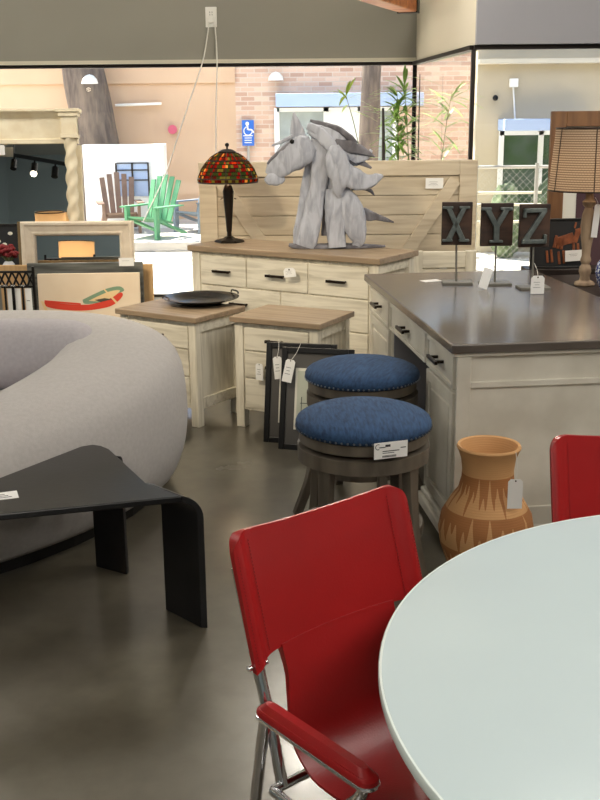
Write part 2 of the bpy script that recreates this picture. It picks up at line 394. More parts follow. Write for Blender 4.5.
# pale bead and dark head channel under the soffits
struct(MB().box(XL, pcn.x, 9.79, 9.82, ZH+.0, ZH+.03).build('trim_1', 'cream_trim'))
def window(i, a, b, mull, zt=ZH, zb=.0):
    """storefront glazing from plan point a to b"""
    a, b = Vector((a[0], a[1], 0)), Vector((b[0], b[1], 0)); d = (b-a).normalized(); n = Vector((-d.y, d.x, 0))
    def seg(mb, p, q, z0, z1, t): 
        mb.hexa([p-n*t+Vector((0, 0, z0)), q-n*t+Vector((0, 0, z0)), q+n*t+Vector((0, 0, z0)), p+n*t+Vector((0, 0, z0)), p-n*t+Vector((0, 0, z1)), q-n*t+Vector((0, 0, z1)), q+n*t+Vector((0, 0, z1)), p+n*t+Vector((0, 0, z1))])
    f = MB(); seg(f, a, b, zt-.03, zt, .03); seg(f, a, b, zb, zb+.02, .03)
    root = struct(f.build('window_%d' % i, 'bronze'))
    for t, w in mull:
        p = a+(b-a)*t; g = MB(); seg(g, p-d*w, p+d*w, zb+.02, zt-.03, .02); g.build('mullion', 'bronze', root)
    g = MB(); seg(g, a, b, zb+.02, zt-.03, .003); g.build('pane', 'window_glass', root)
    return root
window(1, (XL, 9.9), (pcn.x, 9.9), [(.0, .02), (.25, .015)])
window(2, (pcn.x, 9.9), (pm.x, YR+.05), [(0, .004)])
window(3, (pm.x, YR+.05), (XR, YR+.05), [(.0, .014), (.6, .02)])
# timber beam under the ceiling
p0 = aty(360, -12, 8.0); p1 = aty(408, 4, 9.2)
bo = MB().bar(p0, p1, .16, .13, (0, 0, 1)).build('trim_2', 'beam_wood', bevel=.01); struct(bo)
bo = MB().bar(p1-(p1-p0)*.02, p1+(p1-p0)*.04, .175, .145, (0, 0, 1)).build('trim_3', 'black_metal', bevel=.004); struct(bo)

# ------------------------------------------------------------------ shop lights, with added unseen panels and pendants
def spot(name, loc, target, power, size=1.2, col_=(1, .93, .82), blend=.8, rad=.25):
    ld = bpy.data.lights.new(name, 'SPOT'); ld.energy = power; ld.spot_size = size; ld.spot_blend = blend; ld.color = col_; ld.shadow_soft_size = rad
    o = bpy.data.objects.new(name, ld); col.objects.link(o); o.location = loc
    o.rotation_euler = (Vector(target)-Vector(loc)).to_track_quat('-Z', 'Y').to_euler(); return o
def area(name, loc, sx, sy, power, c=(1, .95, .88)):
    ld = bpy.data.lights.new(name, 'AREA'); ld.shape = 'RECTANGLE'; ld.size = sx; ld.size_y = sy; ld.energy = power; ld.color = c
    o = bpy.data.objects.new(name, ld); col.objects.link(o); o.location = loc; return o
for i, (x, y, p) in enumerate(((-2.6, .5, 16), (1.6, .2, 28), (-2.6, 4.2, 16), (1.6, 4.0, 30), (3.8, 2.5, 30), (1.2, -2.8, 26), (-2.6, -2.8, 20))):
    t = thing('fill_panel', 'unseen rectangular fill light panel added under the ceiling', 'ceiling light', (x, y, ZC-.07), 0, 'added fill panels')  # unseen panel added as fill for the interior
    MB().box(-.62, .62, -.32, .32, 0, .07).build('housing', 'white_paint', t, bevel=.005)
    area('fill_panel_lamp', (x, y, ZC-.09), 1.2, .6, p*1.1)

def point(loc, p, c=(1, .75, .48), r_=.03):
    ld = bpy.data.lights.new('bulb_light', 'POINT'); ld.energy = p; ld.color = c; ld.shadow_soft_size = r_
    o_ = bpy.data.objects.new('bulb_light', ld); col.objects.link(o_); o_.location = loc; return o_
for x, y, p in ((-3.5, 6.8, 120), (.1, 7.0, 80), (3.0, 5.6, 80), (-2.6, 1.2, 28), (2.2, 1.6, 62), (0, -2.2, 80)):  # unseen pendants added to brighten the header and walls
    t = thing('fill_pendant', 'unseen bare bulb pendant added to fill the shop with light', 'pendant light', (x, y, ZC), 0, 'added fill pendants')
    MB().lathe([(.001, -.012), (.06, -.012), (.06, 0), (.001, 0)], 20).build('canopy', 'black_metal', t); MB().tube([(0, 0, -.01), (0, 0, -.3)], .005, 6).build('cord', 'black_metal', t)
    MB().lathe([(.03, -.3), (.09, -.36), (.092, -.36), (.03, -.29)], 24, cap=False).build('shade', 'black_metal', t, smooth=True)
    point((x, y, ZC-.46), p, (1, .93, .82), .09 if y > 4 else .3)
# ------------------------------------------------------------------ casegoods
def cup_handle(mb, cx, z, y, w=.1):
    mb.box(cx-w/2, cx-w/2+.012, y-.026, y, z-.006, z+.006); mb.box(cx+w/2-.012, cx+w/2, y-.026, y, z-.006, z+.006)
    mb.box(cx-w/2-.006, cx+w/2+.006, y-.034, y-.022, z-.008, z+.008)
def chest(name, label, cat, F, rz, W, D, Ht, rows, top='oak_top', group=None, over=.02, handle_w=.09, leg=.10, post=.05, tt=.03):
    """F: front-left foot. local x along front, y to the rear"""
    t = thing(name, label, cat, F, rz, group)
    zc = Ht-tt
    c = MB(); c.box(post*.5, W-post*.5, .012, D-.01, leg, zc)
    c.box(0+post, W-post, 0.006, .02, leg, leg+.03)
    c.box(post, W-post, .006, .02, zc-.02, zc)
    c.build('body', 'whitewash_v', t, bevel=.002)
    for x0 in (0, W-post):
        for y0 in (0, D-post):
            MB().box(x0, x0+post, y0, y0+post, 0, zc).build('post', 'whitewash_v', t, bevel=.003)
    for sx, xa in ((-1, .006), (1, W-.006)):
        x0, x1 = (xa, xa+.02) if sx < 0 else (xa-.02, xa)
        for za, zb_ in ((leg-.005, leg+.055), (zc-.06, zc)): MB().box(x0, x1, post, D-post, za, zb_).build('side_rail', 'whitewash', t, bevel=.002)
    tp = MB(); tp.box(-over, W+over, -over, D+over, zc, Ht).build('top', top, t, bevel=.004)
    z = zc-.022
    for hts, cols in rows:
        z0 = z-hts; n = len(cols); tot = sum(cols); x = post+.004; av = W-2*post-.008
        for k, cw in enumerate(cols):
            w = av*cw/tot
            dr = MB().box(x+.004, x+w-.004, .002, .014, z0+.004, z-.004).build('drawer', 'whitewash', t, bevel=.004)
            h = MB(); cup_handle(h, x+w/2, (z+z0)/2+.0, .003, handle_w); h.build('handle', 'handle_bronze', dr, bevel=.002)
            x += w
        z = z0
    return t
F1 = Vector((-.551, 5.478, 0)); th1 = R(-34); dx1 = Vector((math.cos(th1), math.sin(th1), 0))
W1 = .54
ns1 = chest('nightstand', 'whitewashed nightstand with black metal platter on its top, beside the curved sofa', 'nightstand', F1-dx1*W1, th1, W1, .40, .61, [(.13, [1]), (.15, [1]), (.17, [1])], group='whitewashed nightstands')
ns2 = chest('nightstand', 'whitewashed nightstand with black picture frames leaning against its front', 'nightstand', (-.346, 5.509, 0), R(-28), .50, .38, .61, [(.13, [1]), (.15, [1]), (.17, [1])], group='whitewashed nightstands')
FL = Vector((-.71, 6.71, 0)); FRt = Vector((.459, 5.935, 0)); thd = math.atan2(FRt.y-FL.y, FRt.x-FL.x); WD = (FRt-FL).length-.04
dxd = Vector((math.cos(thd), math.sin(thd), 0)); dyd = Vector((-math.sin(thd), math.cos(thd), 0))
dr = chest('dresser', 'wide whitewashed dresser with oak top carrying the horse sculpture and glass lamp', 'dresser', FL+dxd*.02+dyd*.02, thd, WD, .44, .85, [(.19, [1, 1.25, 1.15]), (.2, [1, 1]), (.2, [1, 1])], handle_w=.12, leg=.12, post=.06, tt=.035)

# headboard behind the dresser
HY = 7.28
hl = aty(201, 240, HY).x; hr = aty(476, 200, HY).x; ht = aty(340, 161, HY).z
t = thing('headboard', 'tall whitewashed plank headboard with diagonal braces standing behind the dresser', 'headboard', ((hl+hr)/2, HY, 0))
hw = (hr-hl)/2
for sx in (-1, 1): MB().box(sx*hw-(.12 if sx > 0 else 0), sx*hw+(.12 if sx < 0 else 0), -.03, .03, 0, ht).build('stile', 'headboard_wash', t, bevel=.004)
MB().box(-hw+.12, hw-.12, -.03, .03, ht-.1, ht).build('top_rail', 'headboard_wash', t, bevel=.004)
MB().box(-hw+.12, hw-.12, .0125, .02, .25, ht-.05).build('back_board', 'headboard_wash', t)
MB().box(-hw+.12, hw-.12, -.03, .03, .25, .45).build('bottom_rail', 'headboard_wash', t, bevel=.004)
z = ht-.1; i = 0
while z > .46:
    z0 = max(z-.132, .45); MB().box(-hw+.12, hw-.12, -.012, .012, z0+.002, z-.002).build('plank', 'headboard_wash', t, bevel=.003); z -= .132
for sx in (-1, 1):
    MB().bar((sx*(hw-.15), -.024, ht-.13), (sx*(hw-.62), -.024, .49), .085, .02).build('brace', 'headboard_wash', t, bevel=.002)
# footboard panel leaning in front of its right end
fa = aty(412, 251, 6.98); fb = aty(476, 250, 6.98)
t = thing('footboard', 'low whitewashed bed footboard standing in front of the tall headboard', 'footboard', ((fa.x+fb.x)/2, 6.98, 0))
fwd = (fb.x-fa.x)/2
for sx in (-1, 1): MB().box(sx*fwd-(.07 if sx > 0 else 0), sx*fwd+(.07 if sx < 0 else 0), -.03, .03, 0, fa.z).build('post', 'whitewash_v', t, bevel=.003)
MB().box(-fwd+.07, fwd-.07, -.025, .025, fa.z-.11, fa.z-.005).build('top_rail', 'whitewash', t, bevel=.003)
MB().box(-fwd+.07, fwd-.07, -.012, .012, .25, fa.z-.115).build('panel', 'whitewash', t, bevel=.003)

# ------------------------------------------------------------------ desk
A = Vector((.555, 3.738, 0)); thk = math.atan2(.994, -.114)
U = Vector((-.114, .994, 0)); V = Vector((.994, .114, 0)); DL, DW, DH = 1.83, .93, .82
desk = thing('desk', 'large cream kneehole desk with dark wood top carrying the letter stands', 'desk', A, math.atan2(V.y, V.x))
# local: x to the right (width), y along U (length)
MB().box(0, DW, 0, DL, DH-.035, DH).build('top', 'desk_top', desk, bevel=.005)
MB().box(.012, DW-.012, .012, DL-.012, DH-.05, DH-.035).build('top_moulding', 'desk_paint', desk, bevel=.004)
e = .03
def pedestal(y0, y1, name='pedestal'):
    b = MB(); b.box(e+.012, DW-e, y0, y1, .09, DH-.05).build(name, 'desk_paint', desk, bevel=.002)
    MB().box(e-.03, DW-e+.0, y0-.025, y1+.025, 0.03, .075).build('plinth', 'desk_paint', desk, bevel=.01)
    MB().box(e-.015, DW-e, y0-.012, y1+.012, .075, .10).build('plinth_moulding', 'desk_paint', desk, bevel=.008)
    f = MB()
    for xx in (e+.0, DW-.11):
        for yy in (y0+.0, y1-.06): f.box(xx, xx+.06, yy, yy+.06, 0, .031)
    f.build('foot', 'desk_paint', desk)
pedestal(e, .5); pedestal(1.27, DL-e)
MB().box(.45, .47, .5, 1.27, .12, DH-.05).build('modesty_panel', 'knee_shade_grey', desk)
MB().box(e+.02, .45, 1.258, 1.2695, .1, DH-.19).build('kneehole_shade_sheet', 'knee_shade_grey', desk)  # thin grey sheet on the pedestal side, stands for kneehole shade
MB().box(e+.014, DW-e, .5, 1.27, DH-.19, DH-.05).build('drawer_case', 'desk_paint', desk)
def panel_door(y0, y1, z0, z1):
    d = MB(); x0 = e-.006; x1 = e+.013; w = .045
    d.box(x0, x1, y0, y0+w, z0, z1); d.box(x0, x1, y1-w, y1, z0, z1); d.box(x0, x1, y0+w, y1-w, z0, z0+w); d.box(x0, x1, y0+w, y1-w, z1-w, z1)
    do = d.build('door', 'desk_paint', desk, bevel=.003)
    p = MB(); p.box(x0+.010, x1, y0+w, y1-w, z0+w, z1-w); p.box(x0+.003, x1, y0+w+.022, y1-w-.022, z0+w+.022, z1-w-.022)
    p.build('raised_panel', 'desk_paint', do, bevel=.004)
def desk_drawer(y0, y1, z0, z1):
    d = MB(); x0 = e-.008; x1 = e+.013; w = .016
    d.box(x0, x1, y0, y0+w, z0, z1); d.box(x0, x1, y1-w, y1, z0, z1); d.box(x0, x1, y0+w, y1-w, z0, z0+w); d.box(x0, x1, y0+w, y1-w, z1-w, z1); d.box(x0+.007, x1, y0+w, y1-w, z0+w, z1-w)
    do = d.build('drawer', 'desk_paint', desk, bevel=.002)
    h = MB(); c = (y0+y1)/2; zc = (z0+z1)/2+.006
    for yy in (c-.045, c+.045): h.box(x0-.024, x0+.008, yy-.006, yy+.006, zc-.006, zc+.006)
    h.box(x0-.034, x0-.022, c-.07, c+.07, zc-.007, zc+.007); h.build('handle', 'handle_bronze', do, bevel=.002)
for y0, y1 in ((e+.03, .49), (.51, 1.26), (1.28, DL-e-.02)): desk_drawer(y0+.006, y1-.006, DH-.185, DH-.058)
panel_door(e+.035, .49, .115, DH-.2); panel_door(1.285, DL-e-.03, .115, DH-.2)
# end panel facing the camera: corner stile, band and big panel
p = MB(); p.box(e-.004, e+.05, e-.014, e+.002, .09, DH-.05); p.box(e+.05, DW-e, e-.010, e+.002, DH-.172, DH-.148); p.box(e+.05, DW-e, e-.010, e+.002, .09, .17)
p.box(DW-e-.05, DW-e, e-.014, e+.002, .09, DH-.05); p.build('end_frame', 'desk_paint', desk, bevel=.003)
def onto_desk(x, y): return atz(x, y, DH)

# ------------------------------------------------------------------ stools
def make_stool():
    t = thing('bar_stool', 'round backless stool with blue seat and label card, nearest the red chair', 'stool', (0, 0, 0), 0, 'blue seated swivel stools')
    r = .232
    prof = [(.0, .622)] + [(r*math.sin(a), .565+.058*math.cos(a)) for a in [R(q) for q in (12, 24, 36, 48, 58, 68, 78, 88)]] + [(r, .555), (r-.004, .545), (r-.012, .54), (.0, .54)]
    s_ = MB().lathe([(max(a, .001), b) for a, b in prof], 48).build('seat_cushion', 'stool_fabric', t, smooth=True)
    n = MB()
    for k in range(72): n.sphere((math.cos(2*PI*k/72)*(r-.001), math.sin(2*PI*k/72)*(r-.001), .549), .0042, u=6, v=4)
    n.build('nailhead_trim', 'nail', s_, smooth=True)
    MB().lathe([(.001, .50), (r-.02, .50), (r-.012, .505), (r-.012, .538), (.001, .538)], 48).build('seat_ring', 'stool_wood', t, smooth=True)
    MB().lathe([(.10, .488), (.10, .50), (.001, .50), (.001, .488)], 24, cap=False).build('swivel_plate', 'black_metal', t, smooth=True)
    MB().lathe([(.001, .435), (r-.035, .435), (r-.006, .44), (r-.006, .488), (.001, .488)], 48).build('apron_ring', 'stool_wood', t, smooth=True)
    for k in range(4):
        a = R(45+90*k)
        path = catmull([(r-.035, .44, .05), (r-.03, .32, .042), (r-.01, .16, .036), (r+.05, 0.0, .034)], 6)
        rings = []
        for q, z, w in path:
            c = Vector((math.cos(a)*q, math.sin(a)*q, z)); o_ = Vector((math.cos(a), math.sin(a), 0)); tn = Vector((-math.sin(a), math.cos(a), 0))
            rings.append([c+o_*(sx*.018)+tn*(sy*w/2) for sx, sy in ((-1, -1), (1, -1), (1, 1), (-1, 1))])
        MB().loft(rings).build('leg', 'stool_wood', t, bevel=.003)
    # curved footrest rails between the legs
    for k in range(4):
        a0, a1 = R(45+90*k), R(135+90*k); z = .19; q = r-.03
        pts = [Vector((math.cos(a0+(a1-a0)*j/8)*q, math.sin(a0+(a1-a0)*j/8)*q, z)) for j in range(9)]
        rings = []
        for pnt in pts:
            o_ = pnt.copy(); o_.z = 0; o_.normalize(); rings.append([pnt+o_*(sx*.009)+Vector((0, 0, sz*.02)) for sx, sz in ((-1, -1), (1, -1), (1, 1), (-1, 1))])
        MB().loft(rings).build('footrest', 'stool_wood', t, bevel=.002)
    return t
st1 = make_stool(); st1.location = (.223, 3.56, 0); st1.rotation_euler.z = R(4); st1.scale = (1.035, 1.035, 1.045)
st2 = copy_tree(st1, (.262, 4.28, 0), R(-27), 'round backless stool with blue seat standing behind the labelled one, by the kneehole')
lp = Vector((.215, 3.56, 0)); 
lc = aty(390, 449, 3.56-.235)
t = thing('product_label', 'white printed label card stuck on the near stool apron', 'label', (lc.x, 3.56-.2245, .485), R(18)); t.location = (.223+.077, 3.56-.236, .555)
MB().box(-.06, .06, -.001, .001, -.028, .028).build('card', 'white_card', t)
b = MB(); b.box(-.02, -.002, -.0016, -.001, .012, .02); b.box(-.042, -.02, -.0016, -.001, .01, .013); b.box(-.03, .03, -.0016, -.001, -.004, -.001); b.box(-.03, .012, -.0016, -.001, -.010, -.008)
for k in range(12): b.box(-.03+k*.0042, -.03+k*.0042+.0026, -.0016, -.001, -.024, -.017)
b.box(.035, .054, -.0016, -.001, .004, .007)
b.tube([(-.046+.009*math.cos(a), -.0013, .014+.009*math.sin(a)) for a in [R(q) for q in range(60, 320, 20)]], .0012, 4)
b.build('printed_lines', 'print_ink', t)

# ------------------------------------------------------------------ terracotta vase
vc = aty(489, 444, 3.47); 
vz = vc.z
vh = vz
sc = vh/.52
prof = [(.001, .0), (.095, .0), (.10, .012), (.13, .08), (.158, .16), (.166, .215), (.156, .27), (.125, .325), (.100, .36), (.090, .40), (.088, .43), (.093, .47), (.104, .5), (.110, .512), (.106, .52), (.098, .516), (.088, .49), (.080, .45), (.08, .40), (.001, .39)]
t = MB().lathe([(a*sc, b*sc) for a, b in prof], 56).build('terracotta_vase', 'terracotta', smooth=True); t.location = (vc.x, 3.47, 0)
tag(t, 'tall terracotta vase with dripped glaze standing against the desk end', 'vase')
tp = aty(515, 478, 3.47-.112)
price_tag((tp.x, 3.47-.125, tp.z), .05, .105, 'blank white tag hanging from the rim of the terracotta vase', hang=(tp.x-.0, 3.47-.108, vz+.004), lines=0)

# ------------------------------------------------------------------ round table
TC = Vector((.892, 1.508, 0)); TR = .769
t = thing('round_table', 'round dining table with pale frosted glass top in the foreground', 'table', TC)
MB().lathe([(.001, .722), (TR-.006, .722), (TR-.006, .7395), (.001, .7395)], 128).build('tabletop', 'table_glass', t, smooth=True)
MB().lathe([(TR-.0058, .722), (TR-.001, .722), (TR, .726), (TR, .737), (TR-.002, .74), (TR-.0058, .7398)], 128, cap=False).build('glass_edge', 'table_rim', t, smooth=True)
MB().lathe([(.001, .70), (.2, .70), (.2, .722), (.001, .722)], 48).build('mounting_plate', 'chrome', t, smooth=True)
MB().lathe([(.05, .03), (.05, .70)], 32).build('column', 'chrome', t, smooth=True)
MB().lathe([(.001, 0), (.3, 0), (.3, .012), (.08, .03), (.001, .03)], 64).build('base', 'chrome', t, smooth=True)

# ------------------------------------------------------------------ red sling chairs
def make_chair():
    t = thing('sling_chair', 'red leather sling armchair with chrome frame, in the foreground left of the table', 'chair', (0, 0, 0), 0, 'red leather dining armchairs')
    # local: faces -y, origin on the floor under the seat. back plane at y .2..0.27
    w = .232
    def yb(z): return .27-(.85-z)*.30 if z < .85 else .27
    zt, zb = .853, .595
    # back sleeve panel: thin, slightly curved, with rounded top corners, narrower sling below
    nx = 72; nz = 20
    def pt(u, v, off):
        # u -1..1, v 0 (bottom) .. 1 (top)
        x = u*w; z = zb+(zt-zb)*v
        z += (-.012+.02*abs(u)**2)*v                      # a little dip in the middle of the top edge
        c = .05
        if v > .8 and abs(u) > 1-c/w:
            k = (abs(u)*w-(w-c))/c; m_ = (v-.8)/.2; z -= .046*(1-math.sqrt(max(0, 1-k*k)))*m_
        if v < .2: z += .022*(1-v/.2)*max(0, 1-((abs(u)-.72)/.28)**2 if abs(u) > .72 else 1)
        y = yb(z)+.03*(1-u*u)+off                           # hollow
        y -= .010*math.exp(-((abs(u)-.93)/.07)**2)*(1 if off < 0 else -1)
        return Vector((x, y, z))
    def sheet(f, nu, nv, th):
        mb = MB(); g = [[[mb.bm.verts.new(f(math.sin(PI/2*(-1+2*i/nu)), j/nv, s*th/2)) for i in range(nu+1)] for j in range(nv+1)] for s in (-1, 1)]
        for s in (0, 1):
            for j in range(nv):
                for i in range(nu): mb.bm.faces.new((g[s][j][i], g[s][j][i+1], g[s][j+1][i+1], g[s][j+1][i]))
        for j in range(nv):
            for i in (0, nu): mb.bm.faces.new((g[0][j][i], g[0][j+1][i], g[1][j+1][i], g[1][j][i]))
        for i in range(nu):
            for j in (0, nv): mb.bm.faces.new((g[0][j][i], g[0][j][i+1], g[1][j][i+1], g[1][j][i]))
        return mb
    back = sheet(pt, nx, nz, .006).build('backrest', 'red_leather', t, smooth=True)
    # stitching on the sleeves
    for sx in (-1, 1):
        stt = MB()
        for uu in (.80,):
            for k in range(34):
                v = .06+.88*k/34; p0 = pt(sx*uu, v, -.005); p1 = pt(sx*uu, v+.014, -.005); stt.bar(p0, p1, .0014, .0012)
        stt.build('stitching', 'red_stitch', back); stt = MB()
        for k in range(34):
            v = .04+.84*k/34; p0 = pt(sx*.975, v, -.006); p1 = pt(sx*.975, v+.012, -.006); stt.bar(p0, p1, .0012, .0012)
        stt.build('stitching', 'red_stitch', back)
    # seat sling: leaves the bottom of the back, sweeps down and forward
    path = catmull([(yb(.597), .597), (yb(.56)+.004, .56), (.178, .50), (.15, .44), (.07, .405), (-.05, .405), (-.18, .425), (-.235, .425)], 6)
    ws = .152
    def ps(u, v, off):
        q = v*(len(path)-1); i = min(int(q), len(path)-2); f = q-i
        y = path[i][0]*(1-f)+path[i+1][0]*f; z = path[i][1]*(1-f)+path[i+1][1]*f
        ty, tz = path[i+1][0]-path[i][0], path[i+1][1]-path[i][1]; L = math.hypot(ty, tz)
        ww = ws-.008*math.exp(-((v-.14)/.1)**2)+.046*max(0, min(1, (v-.2)*2.6))
        z_ = z+.012*u*u*min(1, v*2); B = pt(u*ws/w, .035, -off)+Vector((0, .0012, 0)); k_ = max(0, 1-v*2.2); k_ = k_*k_*(3-2*k_)
        return Vector((u*(ws*k_+ww*(1-k_)), y+off*tz/L+(B.y-path[0][0]-off)*k_, z_-off*ty/L+(B.z-path[0][1])*k_))
    seat = sheet(ps, 14, 40, .006).build('seat', 'red_leather', t, smooth=True)
    # side sleeves of the seat (padded edges)
    for sx in (-1, 1):
        f = MB()
        fr = .0115; X = sx*(w-.012)
        f.tube([(X, yb(.8)+.006, .79), (X, yb(.6)+.004, .6), (X, yb(.5), .5), (X, .13, .38)], fr, 10, smooth=5)
        f.build('back_tube', 'chrome', t, smooth=True)
        f = MB(); X2 = sx*(w+.012)
        f.tube([(X2, .14, .534), (X2, .15, .52), (X2, .19, .30), (X2, .235, 0.0)], .012, 10, smooth=5); f.build('leg', 'chrome', t, smooth=True)
        f = MB(); f.tube([(X2, -.125, .534), (X2, -.115, .50), (X2, -.02, .37), (X2, -.10, .2), (X2, -.22, 0.0)], .012, 10, smooth=5); f.build('leg', 'chrome', t, smooth=True)
        f = MB(); f.tube([(X2, .13, .38), (X2, -.02, .375), (X2, -.19, .385)], .010, 10, smooth=4); f.build('side_rail', 'chrome', t, smooth=True)
        # arm: chrome rim plate and padded leather
        n = 20; L0, L1, hw = -.155, .165, .023
        out = [(X2+hw*math.cos(R(a)), L1-hw+hw*math.sin(R(a))) for a in range(0, 181, 20)] + [(X2+hw*math.cos(R(a)), L0+hw+hw*math.sin(R(a))) for a in range(180, 361, 20)]
        MB().prism(out, 0.532, 0.540).build('arm_plate', 'chrome', t, bevel=.002)
        out2 = [((x-X2)*.93+X2, (y-.0075)*.985+.0075) for x, y in out]
        out3 = [((x-X2)*.78+X2, (y-.0075)*.95+.0075) for x, y in out]; out4 = [((x-X2)*.38+X2, (y-.0075)*.86+.0075) for x, y in out]
        pad = MB(); pad.loft([[Vector((x, y, 0.540)) for x, y in out2], [Vector((x, y, 0.548)) for x, y in out2], [Vector((x, y, 0.553)) for x, y in out3], [Vector((x, y, 0.553)) for x, y in [((a-X2)*.9+X2, b) for a, b in out3]], [Vector((x, y, 0.561)) for x, y in [((a-X2)*1.35+X2, (b-.0075)*1.03+.0075) for a, b in out4]], [Vector((x, y, 0.565)) for x, y in out4]])
        pad.build('arm_pad', 'red_leather', t, smooth=True)
        k = MB(); 
        for yy, zz in ((yb(.61)+.004, .606),): k.tube([(X-.02, yy, zz), (X+.02, yy, zz)], .006, 10); k.sphere((X-.02, yy, zz), .006); k.sphere((X+.02, yy, zz), .006)
        k.build('bolt', 'chrome', t, smooth=True)
    for yy, zz in ((-.19, .385), (.13, .38)):
        MB().tube([(-w-.012, yy, zz), (w+.012, yy, zz)], .010, 10).build('crossbar', 'chrome', t, smooth=True)
    return t
ch = make_chair(); ch.location = (.212, 1.80, 0); ch.rotation_euler.z = R(39.3)
c2p = Vector((.634+.225, 2.47+.02, 0))
ch2 = copy_tree(ch, (c2p.x+.005, c2p.y-.26, 0), R(3), 'red leather sling armchair mostly hidden beyond the round table, beside the vase')

# ------------------------------------------------------------------ sofa
cl = [(-3.0, 5.06, .71), (-2.2, 5.08, .72), (-1.5, 5.06, .73), (-1.12, 5.01, .73), (-.84, 4.84, .715), (-.76, 4.48, .69), (-.87, 4.12, .645), (-1.11, 3.77, .60), (-1.5, 3.42, .54), (-2.0, 3.08, .51), (-2.6, 2.85, .50), (-3.2, 2.75, .50)]
P = catmull(cl, 7)
def wall_ring(i):
    x, y, h = P[i]; a = P[max(i-1, 0)]; b = P[min(i+1, len(P)-1)]
    tx, ty = b[0]-a[0], b[1]-a[1]; L = math.hypot(tx, ty); nx_, ny_ = -ty/L, tx/L     # left of travel = outside (path runs clockwise seen from above)
    prof = [(-.22, .05), (-.25, .12), (-.27, h*.45), (-.27, h*.7), (-.26, h-.10), (-.225, h-.04), (-.13, h-.008), (0, h), (.07, h-.008), (.13, h-.035), (.195, h-.07), (.24, h-.14), (.25, h*.62), (.255, h*.5), (.245, h*.33), (.225, .16), (.19, .08), (.16, .05)]
    g = 1+.35*math.exp(-((x+.85)**2+(y-4.3)**2)/.35)
    return [Vector((x+nx_*o*(g if o < 0 else 1), y+ny_*o*(g if o < 0 else 1), z)) for o, z in prof]
sofa = thing('sofa', 'curved light grey upholstered sofa with a rounded wraparound back', 'sofa', (-1.6, 4.1, 0))
MB().loft([wall_ring(i) for i in range(len(P))]).build('backrest', 'sofa_fabric', sofa, smooth=True, world=True, sub=1)
# inner seat
def inner(o, z): 
    r = []
    for i in range(7, len(P)-7, 3):
        x, y, h = P[i]; a = P[i-1]; b = P[i+1]; tx, ty = b[0]-a[0], b[1]-a[1]; L = math.hypot(tx, ty); r.append((x+ty/L*o, y-tx/L*o))
    return r
MB().prism(inner(.24, 0), .07, .30).build('seat_base', 'sofa_fabric', sofa, world=True, bevel=.02)
MB().prism(inner(.26, 0), .305, .42).build('seat_cushion', 'sofa_cushion', sofa, world=True, bevel=.04, seg=4)
# loose back cushion against the far side
bc = MB(); q = []
for (x, y, z, hx, hz) in ((-1.02, 4.77, 0, 0, 0),): pass
rg = []
for x, s_ in ((-2.3, .9), (-1.9, 1), (-1.5, 1), (-1.2, 1), (-1.0, 1), (-.92, .9)):
    y0 = 4.76 if x < -1.1 else 4.75-(x+1.1)*.3
    rg.append([Vector((x, y0+dy*s_, .42+dz*s_)) for dy, dz in ((-.17, .0), (-.17, .14), (-.14, .26), (-.06, .33), (.06, .33), (.10, .2), (.10, .0))])
bc.loft(rg).build('back_cushion', 'sofa_cushion', sofa, smooth=True, world=True, sub=1)
MB().prism([(x, y) for x, y in inner(-.12, 0)], 0.0, .07).build('plinth', 'black_metal', sofa, world=True)

# ------------------------------------------------------------------ black bent side table
ST = .46
t = thing('side_table', 'low black bent-sheet side table standing beside the curved sofa', 'side table', (-.72, 3.3, 0))
def bent_leg(p0, p1, out, R_=.055, th=.022):
    """p0,p1: the two floor corners of the leg; out: unit outward direction; returns top-edge points"""
    p0, p1, out = Vector(p0), Vector(p1), Vector(out)
    prof = [(0, 0), (0, ST-R_)] + [(-R_+R_*math.cos(R(a)), ST-R_+R_*math.sin(R(a))) for a in range(10, 91, 10)]
    inn = [(-th, 0), (-th, ST-R_)] + [(-R_+(R_-th)*math.cos(R(a)), ST-R_+(R_-th)*math.sin(R(a))) for a in range(10, 91, 10)]
    ring = lambda p: [p+out*o+Vector((0, 0, z)) for o, z in prof]+[p+out*o+Vector((0, 0, z)) for o, z in reversed(inn)]
    MB().loft([ring(p0), ring(p0*.5+p1*.5), ring(p1)]).build('leg', 'black_lacquer', t, world=True, smooth=True, bevel=.002)
    return p0-out*R_, p1-out*R_
a0, a1 = bent_leg((-.311, 3.150, 0), (-.445, 3.286, 0), Vector((.93, -.10, 0)).normalized(), R_=.07)
b0, b1 = bent_leg((-.64, 3.60, 0), (-.767, 3.675, 0), Vector((.25, .97, 0)).normalized(), R_=.03)
c0, c1 = bent_leg((-1.22, 3.12, 0), (-1.16, 2.96, 0), Vector((-.93, -.10, 0)).normalized(), R_=.07)
poly = [(-.381, 3.157), (-.515, 3.293+.0), (-.66, 3.60), (-.70, 3.665), (-.745, 3.70), (-.79, 3.70), (-.83, 3.665), (-1.15, 3.13), (-1.09, 2.967)]
poly = [(a0.x, a0.y), (a1.x, a1.y), (-.70, 3.665), (-.735, 3.705), (-.77, 3.722), (-.81, 3.70), (c0.x, c0.y), (c1.x, c1.y)]
MB().prism(poly, ST-.022, ST).build('tabletop', 'black_lacquer', t, world=True, bevel=.004)
pc = atz(5, 496, ST); q = thing('price_card', 'white price card lying on the black side table', 'card', (pc.x, pc.y, ST+.0005), R(20))
MB().box(-.055, .04, -.035, .035, 0, .0012).build('card', 'white_card', q); b = MB()
for k in range(3): b.box(-.03, .02-.01*k, -.02+k*.014, -.016+k*.014, .0013, .0018)
b.build('printed_lines', 'print_ink', q)

